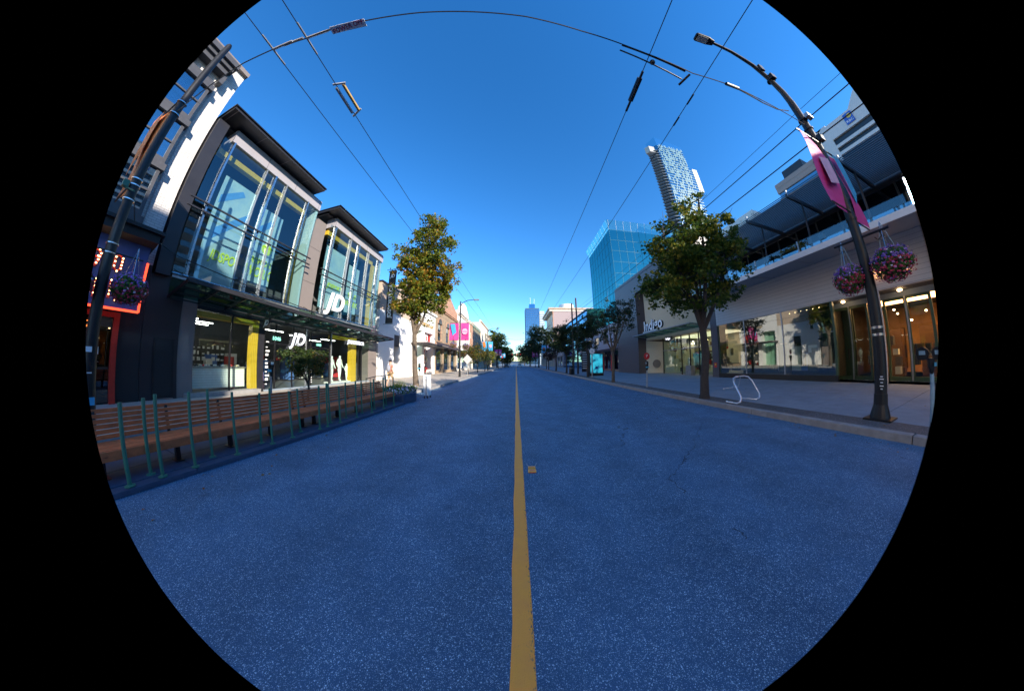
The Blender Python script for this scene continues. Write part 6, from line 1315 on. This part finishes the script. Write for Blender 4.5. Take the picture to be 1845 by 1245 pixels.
S('far_hill', MB().lathe((0, 2400, -30), [(1500, 0), (1100, 25), (700, 42), (200, 55), (1, 58)], mat('far_hillside', (0.06, 0.10, 0.14), 0.9), 40, sy=0.2))

# ================================================================== loose pieces of a part become parts of their own
def split_islands(names):
    for o in list(sc.objects):
        st = o.name.split('.')[0]
        if o.type != 'MESH' or st not in names or o.parent is None: continue
        me = o.data; nv = len(me.vertices); par = list(range(nv))
        def find(a):
            while par[a] != a: par[a] = par[par[a]]; a = par[a]
            return a
        for e in me.edges:
            a, c = find(e.vertices[0]), find(e.vertices[1])
            if a != c: par[a] = c
        groups = {}
        for p in me.polygons: groups.setdefault(find(p.vertices[0]), []).append(p)
        if len(groups) < 2: continue
        vs = [tuple(v.co) for v in me.vertices]; first = True
        for k, ps in groups.items():
            used = sorted({i for p in ps for i in p.vertices}); ix = {v: i for i, v in enumerate(used)}
            m2 = bpy.data.meshes.new(names[st]); m2.from_pydata([vs[i] for i in used], [], [tuple(ix[i] for i in p.vertices) for p in ps])
            for m in me.materials: m2.materials.append(m)
            m2.polygons.foreach_set('material_index', [p.material_index for p in ps]); m2.polygons.foreach_set('use_smooth', [p.use_smooth for p in ps]); m2.update()
            if first: q = o; q.data = m2; q.name = names[st]; first = False
            else: q = o.copy(); q.data = m2; sc.collection.objects.link(q); q.name = names[st]
split_islands({'bulbs': 'bulb', 'marquee_letters': 'marquee_letter', 'cornice': 'cornice', 'shop_window_frame': 'window_mullion', 'display_window_frame': 'window_mullion', 'parapet_ribs': 'parapet_rib', 'door_stickers': 'door_sticker', 'shoe_display': 'shoe', 'ceiling_lights': 'ceiling_tube', 'window_decals': 'window_decal', 'yellow_frame': 'yellow_frame', 'sign_lamps': 'sign_lamp',
    'shop_fittings': 'shop_fitting', 'window_display': 'display_item', 'window_spotlights': 'spotlight', 'book_display': 'book_stand', 'balustrade_posts': 'balustrade_post', 'louvres': 'louvre', 'louvre_brackets': 'louvre_bracket',
    'flood_lamps': 'flood_lamp', 'shelving': 'shelf', 'drum_windows': 'drum_window', 'bolts': 'bolt', 'clamps': 'clamp', 'paint_marks': 'paint_mark', 'stickers': 'sticker', 'feet': 'foot', 'rungs': 'rung', 'bars': 'bar',
    'pier': 'pier', 'red_door': 'red_door', 'bracket': 'bracket', 'shoes': 'shoe', 'prongs': 'prong', 'patterned': 'panel', 'wires': 'wire', 'handle': 'handle', 'board': 'board', 'poster': 'poster', 'canopy': 'canopy', 'roof_plant': 'roof_plant',
    'basket_arm': 'basket_arm', 'banner_arm': 'banner_arm', 'sill': 'sill', 'counter': 'counter', 'fins': 'fin', 'balconies': 'balcony', 'reflector': 'reflector', 'body_trim': 'trim'})
for o in sc.objects:
    if o.name.split('.')[0] in ('railing',): pass
